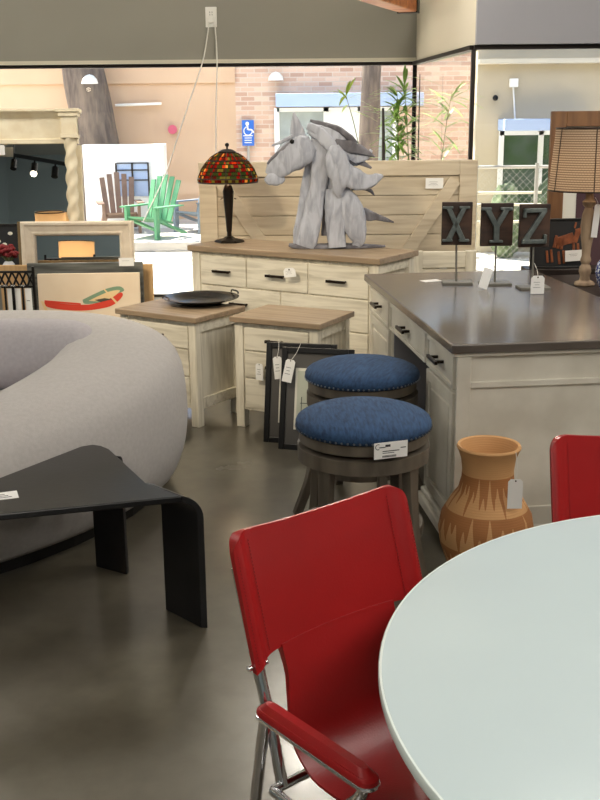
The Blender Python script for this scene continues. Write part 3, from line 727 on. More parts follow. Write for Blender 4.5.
# ------------------------------------------------------------------ platter on the nightstand
pc = atz(201, 299, .635); 
t = thing('platter', 'large round black metal platter with rim handles lying on the left nightstand', 'platter', (pc.x, pc.y, .612)); t.scale = (1.13, 1.13, 1.1)
MB().lathe([(.001, .0), (.09, .0), (.12, .006), (.155, .02), (.19, .03), (.192, .034), (.185, .034), (.15, .025), (.115, .012), (.085, .006), (.001, .006)], 56).build('dish', 'tray_black', t, smooth=True)
for k in range(2):
    h = MB(); a = R(30+180*k); c = Vector((math.cos(a)*.19, math.sin(a)*.19, .036)); tn = Vector((-math.sin(a), math.cos(a), 0))
    h.tube([c-tn*.04, c-tn*.03+Vector((0, 0, .012)), c+tn*.03+Vector((0, 0, .012)), c+tn*.04], .004, 8, smooth=4)
    h.build('handle', 'tray_black', t, smooth=True)

# ------------------------------------------------------------------ leaning picture frames
def framed(name, label, base, rz, lean, W, Hh, fwid, depth, fm, inner_fn, cat='picture frame', group=None):
    """bottom-left front corner at base, x along the width; leans back by `lean` about its bottom edge"""
    t = thing(name, label, cat, base, rz, group); t.rotation_euler = (-lean, 0, rz)
    f = MB(); f.box(0, fwid, 0, depth, 0, Hh); f.box(W-fwid, W, 0, depth, 0, Hh); f.box(fwid, W-fwid, 0, depth, 0, fwid); f.box(fwid, W-fwid, 0, depth, Hh-fwid, Hh)
    f.build('frame', fm, t, bevel=.003); inner_fn(t, W, Hh, fwid, depth); return t
def inner_print(t, W, Hh, fwid, depth):
    MB().box(fwid, W-fwid, depth*.5, depth*.8, fwid, Hh-fwid).build('grey_mat', 'mat_grey', t)
    a, b_ = W*.2, Hh*.2
    MB().box(a, W-a, depth*.5-.003, depth*.5, b_, Hh-b_).build('white_mat', 'mat_white', t)
    s_ = MB().box(a+.012, W-a-.012, depth*.5-.005, depth*.5-.003, b_+.014, Hh-b_-.014).build('print', 'paper', t)
    k = MB(); y = depth*.5-.0058
    for (x0, z0, x1, z1) in ((.3, .38, .3, .52), (.28, .46, .42, .46), (.4, .36, .44, .55), (.34, .3, .42, .28), (.5, .3, .62, .5), (.5, .5, .6, .34), (.55, .26, .6, .28)):
        k.bar((x0*W, y, z0*Hh), (x1*W, y, z1*Hh), .003, .001)
    k.build('sketch', 'sketch_ink', s_)
rzf = R(-14)
fp = atz(280, 449, 0)
f1 = framed('picture_frame', 'black picture frame with grey mat and tagged corner, front one leaning on nightstand', (fp.x-.01, fp.y, .0), rzf, R(12), .37, .52, .028, .022, 'frame_black', inner_print, group='leaning black framed prints')
fp2 = atz(263, 443, 0)
f2 = framed('picture_frame', 'black picture frame with grey mat, rear one of the pair leaning on nightstand', (fp2.x, fp2.y+.02, .0), rzf, R(11), .37, .52, .028, .022, 'frame_black', inner_print, group='leaning black framed prints')
tt = aty(291, 359, fp.y+.07); price_tag((tt.x, fp.y+.055, tt.z), .05, .115, 'white string tag hanging on the front leaning picture frame', tilt=(R(-12), R(10), R(-14)), hang=(tt.x+.05, fp.y+.09, tt.z+.075))
tt = aty(277, 356, fp2.y+.07); price_tag((tt.x, fp2.y+.055, tt.z), .045, .115, 'white string tag hanging on the rear leaning picture frame', tilt=(R(-12), R(-8), R(-14)), hang=(tt.x+.01, fp2.y+.11, tt.z+.08))
tt = aty(262, 364, 5.4); price_tag((tt.x-.015, 5.37+.04, tt.z), .045, .09, 'small white tag hanging on the nightstand drawer front', tilt=(0, 0, R(-28)), hang=None)

# ------------------------------------------------------------------ stained glass lamp
lz = .85; lpt = atz(229.5, 242, lz)
lamp = thing('table_lamp', 'bronze table lamp with domed stained glass shade, on the dresser left end', 'lamp', (lpt.x, lpt.y, lz)); lamp.scale = (1.02, 1.02, 1.075)
k = lpt.y/1050
MB().lathe([(.001, 0), (.095, 0), (.098, .006), (.085, .014), (.04, .024), (.022, .034), (.001, .036)], 6).build('base', 'lamp_bronze', lamp, bevel=.003)
MB().lathe([(.016, .03), (.014, .06), (.017, .065), (.024, .16), (.034, .28), (.036, .30), (.022, .335), (.009, .345), (.009, .40)], 20).build('stem', 'lamp_bronze', lamp, smooth=True)
shz = .355
pr = [(.185, 0), (.188, .018), (.184, .03), (.165, .075), (.135, .115), (.10, .148), (.065, .168), (.05, .172)]
MB().lathe(pr, 40, (0, 0, shz), cap=False).build('glass_shade', 'stained_glass', lamp, smooth=True)
MB().lathe([(.056, .166), (.058, .176), (.03, .19), (.001, .192)], 24, (0, 0, shz)).build('shade_cap', 'lamp_bronze', lamp, smooth=True)
MB().lathe([(.006, .19), (.006, .205), (.013, .21), (.013, .222), (.001, .228)], 12, (0, 0, shz)).build('finial', 'lamp_bronze', lamp, smooth=True)
b = MB()
for s_ in (-1, 1): b.tube([(0, 0, .39), (s_*.05, 0, .43), (s_*.05, 0, .44)], .004, 6, smooth=3); b.tube([(s_*.036, 0, .26), (s_*.05, 0, .255)], .003, 6)
b.build('socket_arm', 'lamp_bronze', lamp)
b = MB(); b.sphere((-.055, 0, .44), .02); b.sphere((.055, 0, .44), .02); b.build('bulb', 'bulb_glow', lamp, smooth=True)
b = MB()
for kk in range(12):
    a = 2*PI*kk/12; b.tube([(math.cos(a)*(r_+.002), math.sin(a)*(r_+.002), shz+z_) for r_, z_ in pr], .0022, 5)
b.torus((0, 0, shz), .187, .004); b.torus((0, 0, shz+.024), .187, .0035); b.torus((0, 0, shz+.125), .128, .003); b.build('lead_lines', 'lamp_bronze', lamp)

# ------------------------------------------------------------------ driftwood horse
hc = atz(338, 250, .85); HYY = 6.46; hs = HYY/1050/4.138*1.0
horse = thing('horse_sculpture', 'grey driftwood horse head sculpture standing on the dresser', 'sculpture', (aty(338, 250, HYY).x, HYY, .85))
def hp(cx, cy, dy=0):
    p = aty(255+cx/4.138, 100+cy/4.138, HYY); return Vector((p.x, HYY+dy, max(p.z, .853)))
def drift(name, pts, seed=0, material='driftwood', parent=None, dmul=.62, n=7, sq=1.0):
    """pts: (cx, cy, width, depth_offset). a weathered piece of wood: rough elliptic loft"""
    Q = catmull([tuple(p) for p in pts], n); rings = []
    K = 16
    for i, (cx, cy, w, dy) in enumerate(Q):
        a = Q[max(i-1, 0)]; b_ = Q[min(i+1, len(Q)-1)]
        c = hp(cx, cy, dy); t_ = hp(b_[0], b_[1]) - hp(a[0], a[1])
        if t_.length < 1e-6: t_ = Vector((0, 0, 1))
        t_.normalize(); nrm = Vector((t_.z, 0, -t_.x)); ww = max(w, 3)*hs/2; dd = min(ww*dmul*.8+.004, .06)
        r = []
        for j in range(K):
            an = 2*PI*j/K; ca, sa = math.cos(an), math.sin(an)
            e_ = .42; x_ = abs(ca)**e_*(1 if ca >= 0 else -1); y_ = abs(sa)**e_*(1 if sa >= 0 else -1)
            q = c+nrm*(x_*ww)+Vector((0, 1, 0))*(y_*dd)
            k_ = noise.noise(Vector((q.x*22+seed*3.1, q.y*22, q.z*11)))*.009*min(1, ww/.03)+noise.noise(Vector((q.x*60, q.y*60, q.z*25+seed)))*.004*min(1, ww/.03)
            q += (q-c).normalized()*k_
            q.z = max(q.z, .852); r.append(q)
        rings.append(r)
    return MB().loft(rings).build(name, material, parent or horse, smooth=True, world=True)
head = drift('head_piece', [(238, 180, 62, 0), (205, 200, 118, 0), (155, 230, 120, -.01), (112, 264, 100, -.015), (84, 292, 80, -.015), (66, 316, 56, -.01)], 1, dmul=.75)
drift('muzzle_piece', [(48, 312, 34, -.02), (70, 326, 52, -.022), (100, 328, 46, -.022), (120, 318, 26, -.02)], 2, dmul=.9)
drift('brow_piece', [(70, 188, 6, -.05), (110, 172, 13, -.055), (152, 150, 14, -.05), (160, 146, 6, -.05)], 3, parent=None)
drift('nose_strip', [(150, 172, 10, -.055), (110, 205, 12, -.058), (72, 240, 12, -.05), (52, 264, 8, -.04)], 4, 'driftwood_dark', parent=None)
drift('ear_piece', [(160, 48, 4, 0), (166, 80, 26, 0), (174, 118, 50, 0), (182, 152, 58, .0)], 5, dmul=.35)
MB().sphere(hp(153, 171, -.062), .014).build('eye', 'black_metal', horse, smooth=True, world=True)
drift('neck_plank', [(262, 150, 60, .0), (268, 230, 72, .01), (268, 330, 70, .01), (243, 450, 76, .0), (222, 560, 86, -.01), (208, 606, 78, -.01)], 6)
drift('neck_plank', [(232, 230, 40, .05), (215, 380, 50, .05), (185, 520, 40, .04), (172, 604, 34, .03)], 7)
drift('neck_plank', [(314, 365, 44, -.03), (326, 430, 72, -.03), (332, 520, 78, -.03), (338, 606, 70, -.03)], 8)
drift('neck_plank', [(345, 370, 60, -.02), (390, 440, 104, -.02), (415, 520, 92, -.02), (424, 580, 56, -.02), (412, 604, 30, -.02)], 9)
drift('shoulder_plank', [(330, 185, 36, -.05), (335, 240, 92, -.06), (350, 310, 96, -.06), (345, 365, 50, -.06), (350, 402, 16, -.05)], 10)
drift('shoulder_plank', [(300, 210, 40, .02), (315, 300, 60, .03), (350, 400, 70, .03)], 21)
drift('withers_plank', [(350, 270, 60, -.06), (400, 320, 84, -.055), (455, 335, 62, -.05), (500, 322, 36, -.04), (528, 312, 10, -.03)], 11)
drift('mane_piece', [(222, 120, 34, -.02), (265, 140, 52, -.03), (310, 185, 50, -.04), (330, 240, 30, -.04)], 12)
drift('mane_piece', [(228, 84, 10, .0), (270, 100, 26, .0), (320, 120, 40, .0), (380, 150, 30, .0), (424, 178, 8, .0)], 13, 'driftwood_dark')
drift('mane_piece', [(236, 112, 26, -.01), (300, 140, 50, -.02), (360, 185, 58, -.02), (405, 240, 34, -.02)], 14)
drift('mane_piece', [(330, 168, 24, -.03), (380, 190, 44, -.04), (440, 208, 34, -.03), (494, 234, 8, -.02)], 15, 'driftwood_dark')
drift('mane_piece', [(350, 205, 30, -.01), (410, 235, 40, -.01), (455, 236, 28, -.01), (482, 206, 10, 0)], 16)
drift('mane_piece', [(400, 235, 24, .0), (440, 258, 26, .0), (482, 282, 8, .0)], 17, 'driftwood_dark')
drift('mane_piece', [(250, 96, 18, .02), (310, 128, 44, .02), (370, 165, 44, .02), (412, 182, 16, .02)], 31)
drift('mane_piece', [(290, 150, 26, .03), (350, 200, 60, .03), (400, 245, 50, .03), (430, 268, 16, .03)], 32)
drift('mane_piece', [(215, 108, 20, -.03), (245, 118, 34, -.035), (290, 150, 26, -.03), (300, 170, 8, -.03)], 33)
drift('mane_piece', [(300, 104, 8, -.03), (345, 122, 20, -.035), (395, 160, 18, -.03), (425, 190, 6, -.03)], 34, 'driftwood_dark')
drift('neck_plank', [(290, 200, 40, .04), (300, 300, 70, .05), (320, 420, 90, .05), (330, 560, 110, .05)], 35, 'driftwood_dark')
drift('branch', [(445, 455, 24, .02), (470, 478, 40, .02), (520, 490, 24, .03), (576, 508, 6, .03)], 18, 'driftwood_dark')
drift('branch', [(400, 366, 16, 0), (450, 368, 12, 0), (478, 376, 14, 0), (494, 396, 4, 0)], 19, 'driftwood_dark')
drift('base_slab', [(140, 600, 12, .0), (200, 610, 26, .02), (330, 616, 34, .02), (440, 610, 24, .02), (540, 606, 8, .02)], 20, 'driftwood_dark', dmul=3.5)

# ------------------------------------------------------------------ letter stands
def letter_stand(ch_, polys, base_px, board_px, label, rz):
    """board_px: x0,x1,y0,y1 of the plaque"""
    bp = atz(base_px[0], base_px[1], DH); Y_ = bp.y; s_ = Y_/1050*1.03
    t = thing('letter_stand', label, 'letter stand', (bp.x, bp.y, DH), rz, 'letter plaques on stands')
    W = (board_px[1]-board_px[0])*s_; top = aty((board_px[0]+board_px[1])/2, board_px[2], Y_).z-DH; bot = aty(board_px[0], board_px[3], Y_).z-DH
    ox = aty((board_px[0]+board_px[1])/2, board_px[2], Y_).x-bp.x
    MB().box(-.074, .074, -.048, .048, 0, .012).build('base', 'stand_metal', t, bevel=.002)
    MB().tube([(ox*.5, 0, .012), (ox, 0, bot+.03)], .005, 8).build('rod', 'stand_metal', t, smooth=True)
    MB().box(ox-W/2, ox+W/2, -.012, .012, bot, top).build('plaque', 'letter_board', t, bevel=.003)
    hh = (top-bot)*.82; zc = (top+bot)/2
    l = MB()
    for pl_ in polys: l.prism([(ox+(x-.5)*W*.86-.006, zc+(y-.5)*hh) for x, y in pl_], -.036, -.013, lambda u, v, w: Vector((u, w, v)))
    l.build('letter', 'letter_metal', t, bevel=.003)
    return t
X_P = [[(.08, 1), (.28, 1), (.92, 0), (.70, 0)], [(.72, 1), (.92, 1), (.30, 0), (.10, 0)][::1], [(-.02, 1.0), (.38, 1.0), (.38, .93), (-.02, .93)], [(.62, 1.0), (1.02, 1.0), (1.02, .93), (.62, .93)], [(0, .07), (.38, .07), (.38, 0), (0, 0)], [(.62, .07), (1.02, .07), (1.02, 0), (.62, 0)]]
Y_P = [[(.4, .5), (.6, .5), (.6, 0), (.4, 0)], [(.02, .98), (.24, .98), (.58, .48), (.42, .42)], [(.76, .98), (.98, .98), (.58, .42), (.42, .5)], [(-.06, 1.0), (.3, 1.0), (.3, .92), (-.06, .92)], [(.62, 1.0), (1.06, 1.0), (1.06, .9), (.62, .92)], [(.26, .07), (.74, .07), (.74, 0), (.26, 0)]]
Z_P = [[(.06, 1), (.94, 1), (.94, .88), (.06, .88)], [(.72, .9), (.94, .9), (.28, .1), (.06, .1)], [(.04, .12), (.96, .12), (.96, 0), (.04, 0)], [(.06, 1), (.16, 1), (.16, .74), (.06, .74)], [(.86, .26), (.98, .26), (.98, 0), (.86, 0)]]
letter_stand('X', X_P, (457, 283.5), (443, 472, 202, 245), 'dark wood plaque with metal letter X on a thin stand', R(-4))
letter_stand('Y', Y_P, (495, 284.5), (482, 513, 203, 246), 'dark wood plaque with metal letter Y on a thin stand', R(2))
letter_stand('Z', Z_P, (533, 288.5), (520.5, 550, 204, 247), 'dark wood plaque with metal letter Z on a thin stand', R(4))
q = onto_desk(489, 288); price_tag((q.x-.01, q.y-.03, .92), .045, .1, 'white tag leaning against the rod of the letter Y stand', tilt=(R(-10), R(18), 0), lines=0, hole=False)
q = onto_desk(535, 293); price_tag((q.x, q.y-.045, DH+.088), .062, .085, 'white printed tag in front of the letter Z stand', tilt=(0, 0, 0), lines=3, hang=(q.x-.01, q.y+.0, .96))
q = onto_desk(431, 281); c = thing('price_card', 'white price card lying flat on the desk left of the letter X', 'card', (q.x, q.y, DH+.0008), R(25))
MB().box(-.05, .05, -.03, .03, 0, .001).build('card', 'white_card', c)

# ------------------------------------------------------------------ console beyond the desk, lamp, jar, pictures
cz = .80
o = A+V*(DW+.05)+U*.55
con = thing('console_table', 'low dark wood console table standing beyond the desk right side', 'console', o, math.atan2(V.y, V.x))
MB().box(0, .5, 0, 1.2, cz-.03, cz).build('top', 'console_dark', con, bevel=.004)
for xx in (.02, .43):
    for yy in (.02, 1.13): MB().box(xx, xx+.05, yy, yy+.05, 0, cz-.03).build('leg', 'console_dark', con, bevel=.003)
MB().box(.02, .48, .02, 1.18, .12, .15).build('shelf', 'console_dark', con, bevel=.003)
MB().box(.02, .48, .02, 1.18, cz-.13, cz-.03).build('apron', 'console_dark', con)
lq = aty(584, 288, 5.22); lb = Vector((lq.x, 5.22, cz))
lmp = thing('table_lamp', 'turned wooden table lamp with tapered mesh shade, at the right edge', 'lamp', lb)
kz = aty(585, 190, 5.22).z-cz
prw = [(.001, 0), (.055, 0), (.06, .008), (.055, .02), (.032, .03), (.027, .05), (.036, .075), (.032, .10), (.022, .115), (.03, .13), (.03, .14), (.024, .16), (.026, .2), (.036, .26), (.04, .32), (.036, .37), (.026, .40), (.022, .41), (.036, .425), (.038, .44), (.024, .455), (.021, .48), (.030, .495), (.030, .505), (.012, .515), (.001, .515)]
f_ = kz/.50
MB().lathe([(a_*.86, z_*f_) for a_, z_ in prw], 28).build('turned_base', 'turned_wood', lmp, smooth=True)
st_ = aty(600, 128, 5.22).z-cz; sb = aty(600, 190, 5.22).z-cz
rl = (lb.x-aty(549, 187, 5.22).x); rt_ = lb.x-aty(557, 131, 5.22).x
MB().lathe([(rl, sb), (rt_, st_)], 48, cap=False).build('lamp_shade', 'mesh_shade', lmp, smooth=True)
b = MB(); b.torus((0, 0, sb), rl, .003); b.torus((0, 0, st_), rt_, .003)
for kk in range(6):
    a = R(25+60*kk-5); b.tube([(math.cos(a)*rl*1.005, math.sin(a)*rl*1.005, sb), (math.cos(a)*rt_*1.005, math.sin(a)*rt_*1.005, st_)], .0025, 5)
b.build('shade_wire', 'handle_bronze', lmp)
MB().tube([(0, 0, kz), (0, 0, sb+.1)], .006, 8).build('socket', 'handle_bronze', lmp)
MB().sphere((0, 0, sb+.13), .032).build('bulb', 'bulb_glow', lmp, smooth=True)
price_tag((lb.x+.03, lb.y-.05, cz+kz*.86), .03, .16, 'narrow white tag hanging on the turned wooden lamp', tilt=(0, R(4), 0), lines=0, hang=(lb.x+.015, lb.y-.045, cz+kz*.93))
jq = aty(600, 290, 5.0)
jar = thing('ginger_jar', 'blue and white porcelain jar at the right edge beside the turned lamp', 'jar', (jq.x+.055, 5.0, cz))
MB().lathe([(.001, 0), (.045, 0), (.05, .01), (.072, .05), (.082, .10), (.075, .14), (.05, .17), (.035, .178), (.034, .19), (.001, .19)], 32).build('body', 'blue_and_white', jar, smooth=True)
MB().lathe([(.001, .19), (.042, .19), (.042, .205), (.02, .222), (.008, .226), (.010, .238), (.001, .242)], 24).build('lid', 'porcelain', jar, smooth=True)
# big brown frame
by = 6.1
a = aty(551, 111, by); 
def inner_brown(t, W, Hh, fwid, depth):
    MB().box(fwid, W-fwid, depth*.5, depth*.8, fwid, Hh-fwid).build('white_mat', 'mat_white', t)
    MB().box(fwid+.08, W-fwid-.08, depth*.5-.004, depth*.5, fwid+.08, Hh-fwid-.10).build('maroon_panel', 'maroon', t)
framed('picture_frame', 'large brown wood frame with white mat and maroon centre behind the turned lamp', (a.x+.02, by, .12), 0, R(2), 1.2, a.z-.12, .085, .04, 'brown_frame', inner_brown, cat='picture frame')
bx = MB().box(a.x-.05, a.x+1.3, by-.12, by+.14, 0, .119).build('display_plinth', 'console_dark', bevel=.004); tag(bx, 'low dark display plinth under the large brown frame', 'plinth')
# fox picture
fy = 5.78
fbl = aty(530, 269, fy); fbr = aty(583, 262, fy); ftl = aty(536, 219, fy)
hF = aty(560, 217, fy).z-aty(560, 267, fy).z
def inner_fox(t, W, Hh, fwid, depth):
    p = MB().box(fwid, W-fwid, depth*.4, depth*.8, fwid, Hh-fwid).build('backing', 'dark_panel', t)
    S = [((.42, .55), (.72, .66), .10), ((.44, .48), (.74, .56), .08), ((.74, .52), (.80, .74), .09), ((.74, .80), (.76, .92), .03), ((.84, .78), (.86, .92), .03), ((.40, .42), (.44, .66), .05), ((.46, .40), (.50, .62), .05), ((.52, .38), (.55, .6), .05), ((.3, .12), (.28, .36), .04), ((.38, .12), (.35, .38), .04), ((.5, .08), (.48, .34), .04), ((.58, .10), (.56, .36), .04), ((.74, .26), (.73, .50), .04), ((.82, .28), (.80, .50), .04), ((.76, .72), (.88, .76), .10)]
    b_ = MB()
    for (x0, z0), (x1, z1), w_ in S: b_.bar((x0*W, depth*.3, z0*Hh), (x1*W, depth*.3, z1*Hh), w_*W, .008)
    b_.build('wood_strip_animal', 'fox_wood', t, bevel=.002)
fox = framed('picture_frame', 'dark panel with an animal made of orange wood strips, behind the letter Z', (fbl.x, fy, fbl.z), R(3), R(4), .33, hF, .012, .02, 'frame_black', inner_fox)
fs = thing('display_stand', 'dark stand carrying the wood strip animal panel behind the desk', 'stand', (fbl.x+.17, fy+.05, 0))
MB().box(-.19, .3, -.06, .10, fbl.z-.05, fbl.z-.001).build('shelf', 'console_dark', fs, bevel=.003)
for xx in (-.17, .25):
    MB().box(xx, xx+.03, -.06, -.03, 0, fbl.z-.05).build('leg', 'black_metal', fs); MB().box(xx, xx+.03, .07, .10, 0, fbl.z-.05).build('leg', 'black_metal', fs)
q = aty(571, 257, fy-.03); price_tag((q.x+.02, fy-.012, q.z+.035), .1, .06, 'white printed label card on the wood strip animal panel', lines=2, hole=False, tilt=(0, R(-3), R(3)))
# labels on the headboard / footboard / dresser
q = aty(434.5, 178, HY-.03); price_tag((q.x, HY-.034, q.z), .12, .07, 'white label card on the plank headboard, upper right', lines=3, hole=False)
q = aty(444, 264, 6.93); price_tag((q.x, 6.965, q.z), .05, .035, 'small white label card on the low footboard panel', lines=2, hole=False)
q = aty(289, 267, 6.28); price_tag((q.x, 6.24, q.z), .085, .055, 'white printed tag hanging from the middle dresser drawer handle', tilt=(0, R(-8), thd), lines=3)

# ------------------------------------------------------------------ left group: mirrors, canvases
def mirror_reflect(t, hit, d):
    pass
# ornate cream mirror
MY = 7.9; lean = R(5.5)
zt_ = aty(60, 110, MY).z; xr_ = aty(85, 112, MY).x; base = Vector((xr_-1.32, MY-.17, 0))
mt = thing('floor_mirror', 'large cream mirror with cornice and rope twist columns leaning at the left', 'mirror', base); mt.rotation_euler = (-lean, 0, 0)
Wm, Hm = 1.30, zt_*1.005
MB().box(.02, Wm-.02, .0, .03, 0, Hm-.25).build('backing', 'frame_cream', mt)
MB().box(.10, Wm-.10, -.004, -.001, .12, Hm-.225).build('mirror_glass', 'mirror_glass', mt)
f = MB(); f.prism([(0, 0), (0, .24), (-.085, .24), (-.085, .225), (-.06, .205), (-.045, .19), (-.03, .18), (-.03, .035), (-.045, .03), (-.045, .0)], .03, Wm-.03, lambda u, v, w: Vector((w, u+.0, v+Hm-.24)))
f.build('cornice', 'frame_cream', mt, bevel=.002)
for x in (.085, Wm-.085):
    cap = MB(); cap.box(x-.055, x+.055, -.085, .0, Hm-.175, Hm-.055); cap.box(x-.085, x+.085, -.11, 0, Hm-.025, Hm+.0); cap.box(x-.07, x+.07, -.098, 0, Hm-.055, Hm-.025); cap.box(x-.062, x+.062, -.092, 0, Hm-.205, Hm-.175)
    cap.build('capital', 'frame_cream', mt, bevel=.004)
    rings = []; n = 16; zz = 0.06
    while zz <= Hm-.2:
        r_ = []
        for j in range(n):
            a = 2*PI*j/n; rr = .040+.007*math.cos(2*(a-zz*26)); r_.append(Vector((x+rr*math.cos(a), -.045+rr*math.sin(a), zz)))
        rings.append(r_); zz += .02
    MB().loft(rings).build('rope_column', 'frame_cream', mt, smooth=True)
    MB().box(x-.055, x+.055, -.1, 0, 0, .07).build('column_foot', 'frame_cream', mt, bevel=.004)
def refl(root, lz_, px_, py_, d, lx=.6):
    """world point seen at pixel (px,py) in the mirror, d metres past the glass"""
    Wd = wm(root); n_ = (Wd.to_3x3() @ Vector((0, -1, 0))).normalized(); p0 = Wd @ Vector((lx, -.004, lz_))
    r_ = ray(px_, py_).normalized(); tt_ = (p0-CAM).dot(n_)/r_.dot(n_); hit = CAM+r_*tt_; ro = r_-n_*(2*r_.dot(n_)); return hit+ro*d
q = aty(2, 150, MY-.15); price_tag((q.x-.04, q.y, q.z+.035), .12, .07, 'white card hanging in the opening of the large cream mirror', lines=1, hole=False)
# track light seen in the mirror
ta = refl(mt, 1.3, 2, 153, 7.0); tb = refl(mt, 1.3, 66, 164, 5.6)
zt2 = (ta.z+tb.z)/2; 
tr = thing('track_light', 'black ceiling track with three spot heads, seen in the large mirror', 'track light', tuple((ta+tb)/2))
ext = (tb-ta)
MB().bar(ta-ext*.8, tb+ext*.3, .05, .05, (0, 0, 1)).build('rail', 'black_metal', tr, world=True)
h1 = MB()
for s_ in (-.6, .2, 1.1):
    p_ = ta+ext*s_; h1.tube([p_, Vector((p_.x, p_.y, ZC))], .008, 6)
h1.build('hanger', 'black_metal', tr, world=True)
for px_, on in ((15, 0), (36, 1), (56, 0)):
    f_ = (px_-2)/64; p_ = ta+ext*(1-(1-f_)) ; p_ = ta+ext*f_
    hd = MB(); hd.tube([p_, p_-Vector((0, 0, .07))], .012, 8); hd.tube([p_+Vector((0, .0, -.07)), p_+Vector((0, .06, -.19))], .042, 14)
    hh_ = hd.build('spot_head', 'black_metal', tr, world=True, smooth=True)
    if on: MB().sphere(p_+Vector((0, .065, -.2)), .04).build('bulb', 'bulb_glow', hh_, world=True, smooth=True)
# smaller pale mirror in front
MY2 = 6.95
zt_ = aty(80, 221, MY2).z; xl_ = aty(22, 230, MY2).x; xr_ = aty(134, 230, MY2).x
Wm2 = xr_-xl_; Hm2 = zt_*1.005
m2 = thing('floor_mirror', 'pale wood framed mirror leaning in front of the larger cream mirror', 'mirror', (xl_, MY2-.1, 0)); m2.rotation_euler = (-R(5), 0, 0)
def moulding(t, W, Hh, wd, mt_, prof):
    """mitred frame: prof = list of (offset inwards, y)"""
    cor = [(0, 0, 1, 1), (W, 0, -1, 1), (W, Hh, -1, -1), (0, Hh, 1, -1)]
    rings = [[Vector((x+sx*o_, y_, z+sz*o_)) for o_, y_ in prof] for x, z, sx, sz in cor]
    MB().loft(rings, closed=True).build('frame', mt_, t)
moulding(m2, Wm2, Hm2, .14, 'frame_pale', [(0, .02), (0, -.025), (.01, -.04), (.024, -.04), (.032, -.03), (.066, -.022), (.077, -.028), (.088, -.022), (.095, 0), (.095, .02)])
MB().box(.09, Wm2-.09, .004, .008, .09, Hm2-.09).build('mirror_glass', 'mirror_glass', m2)
MB().box(-.02, -.001, -.02, .03, .0, Hm2).build('side_strip', 'frame_gilt', m2)
# reflected floor lamp (stands in the room to the left of the camera)
lr = refl(m2, 1.0, 76, 238, 4.6, .3); lr2 = refl(m2, 1.0, 76, 266, 4.6, .3)
def drum_lamp(loc, zb_, hS, r_, label, bulbpow=None):
    t = thing('floor_lamp', label, 'lamp', (loc[0], loc[1], 0), 0, 'drum shade lamps')
    MB().lathe([(.001, 0), (.14, 0), (.14, .015), (.02, .03), (.001, .03)], 32).build('base', 'black_metal', t, smooth=True)
    MB().tube([(0, 0, .02), (0, 0, zb_+.05)], .01, 8).build('pole', 'black_metal', t, smooth=True)
    MB().lathe([(r_, zb_), (r_, zb_+hS)], 40, cap=False).build('lamp_shade', 'drum_linen', t, smooth=True)
    b_ = MB(); b_.torus((0, 0, zb_), r_, .004); b_.torus((0, 0, zb_+hS), r_, .004)
    for k_ in range(3): a_ = R(30+120*k_); b_.tube([(0, 0, zb_+.03), (r_*math.cos(a_), r_*math.sin(a_), zb_+.03)], .003, 5)
    b_.build('shade_wire', 'handle_bronze', t)
    MB().sphere((0, 0, zb_+hS*.5), .035).build('bulb', 'bulb_glow', t, smooth=True)
    return t
drum_lamp((lr.x, lr.y), lr2.z, .26, .19, 'lit drum shade floor lamp seen in the pale framed mirror')
ls = aty(50, 212, 7.45); drum_lamp((ls.x, 7.45), ls.z-.22, .22, .105, 'lit drum shade lamp standing behind the pale framed mirror')
# stack of canvases
cy = 6.35; c0_ = aty(38, 276, cy); c1_ = aty(139, 270, cy); zt_ = aty(90, 273, cy).z
Wc = c1_.x-c0_.x
cv = thing('canvas_painting', 'cream canvas painted with a red and green rowing boat, leaning behind the sofa', 'painting', (c0_.x, cy-.06, .08)); cv.rotation_euler = (-R(4), 0, R(2))
Hc = zt_-.08
MB().box(0, Wc, 0, .035, 0, Hc).build('canvas', 'canvas', cv, bevel=.002)
s_ = cy/1050
def cpt(px_, py_): return ((px_-38)*s_, Hc-(py_-(275-(px_-38)*.03))*s_)
for nm, mt_, pts in (('painted_hull', 'paint_red', [(44, 301), (60, 304), (84, 305), (96, 303), (108, 299), (120, 292), (122, 296), (112, 305), (98, 309), (80, 311), (58, 310), (45, 307)]),
                     ('painted_gunwale', 'paint_green', [(82, 300), (94, 294), (108, 288), (120, 286), (124, 290), (118, 293), (108, 299), (96, 303), (84, 304)]),
                     ('painted_interior', 'paint_cream', [(88, 301), (98, 296), (110, 291), (120, 290), (112, 297), (100, 301)]),
                     ('painted_shadow', 'paint_dark', [(94, 300), (104, 298), (112, 299), (100, 302)]),
                     ('painted_oar', 'paint_cream', [(103, 289), (105, 289), (117, 302), (115, 303)]),
                     ('painted_stripe', 'paint_red', [(44, 301), (80, 303.5), (80, 305), (46, 303)]),
                     ('painted_stripe', 'paint_cream', [(40, 302), (43, 302), (47, 312), (44, 312)])):
    y0 = {'painted_hull': -.0012, 'painted_gunwale': -.0014, 'painted_interior': -.0018, 'painted_shadow': -.0022, 'painted_oar': -.0026, 'painted_stripe': -.002}[nm]
    pq_ = [cpt(*p_) for p_ in pts]
    if len(pts) > 5: pq_ = [tuple(v) for v in catmull(pq_+pq_[:1], 4)][:-1]
    MB().prism(pq_, y0, -.0005, lambda u, v, w: Vector((u, w, v))).build(nm, mt_, cv)
MB().box(0, .0, 0, 0, 0, 0)
o = thing('picture_frame', 'dark weathered frame leaning directly behind the boat canvas', 'picture frame', (c0_.x-.08, cy+.02, .05)); o.rotation_euler = (-R(4), 0, R(2))
MB().box(0, Wc+.09, 0, .045, 0, aty(90, 262, cy+.1).z-.05).build('frame', 'dark_weathered', o, bevel=.003)
o = thing('wood_panel', 'raw pine panel leaning behind the dark weathered frame', 'panel', (aty(0, 262, 6.55).x-.2, 6.52, .02)); o.rotation_euler = (-R(3), 0, 0)
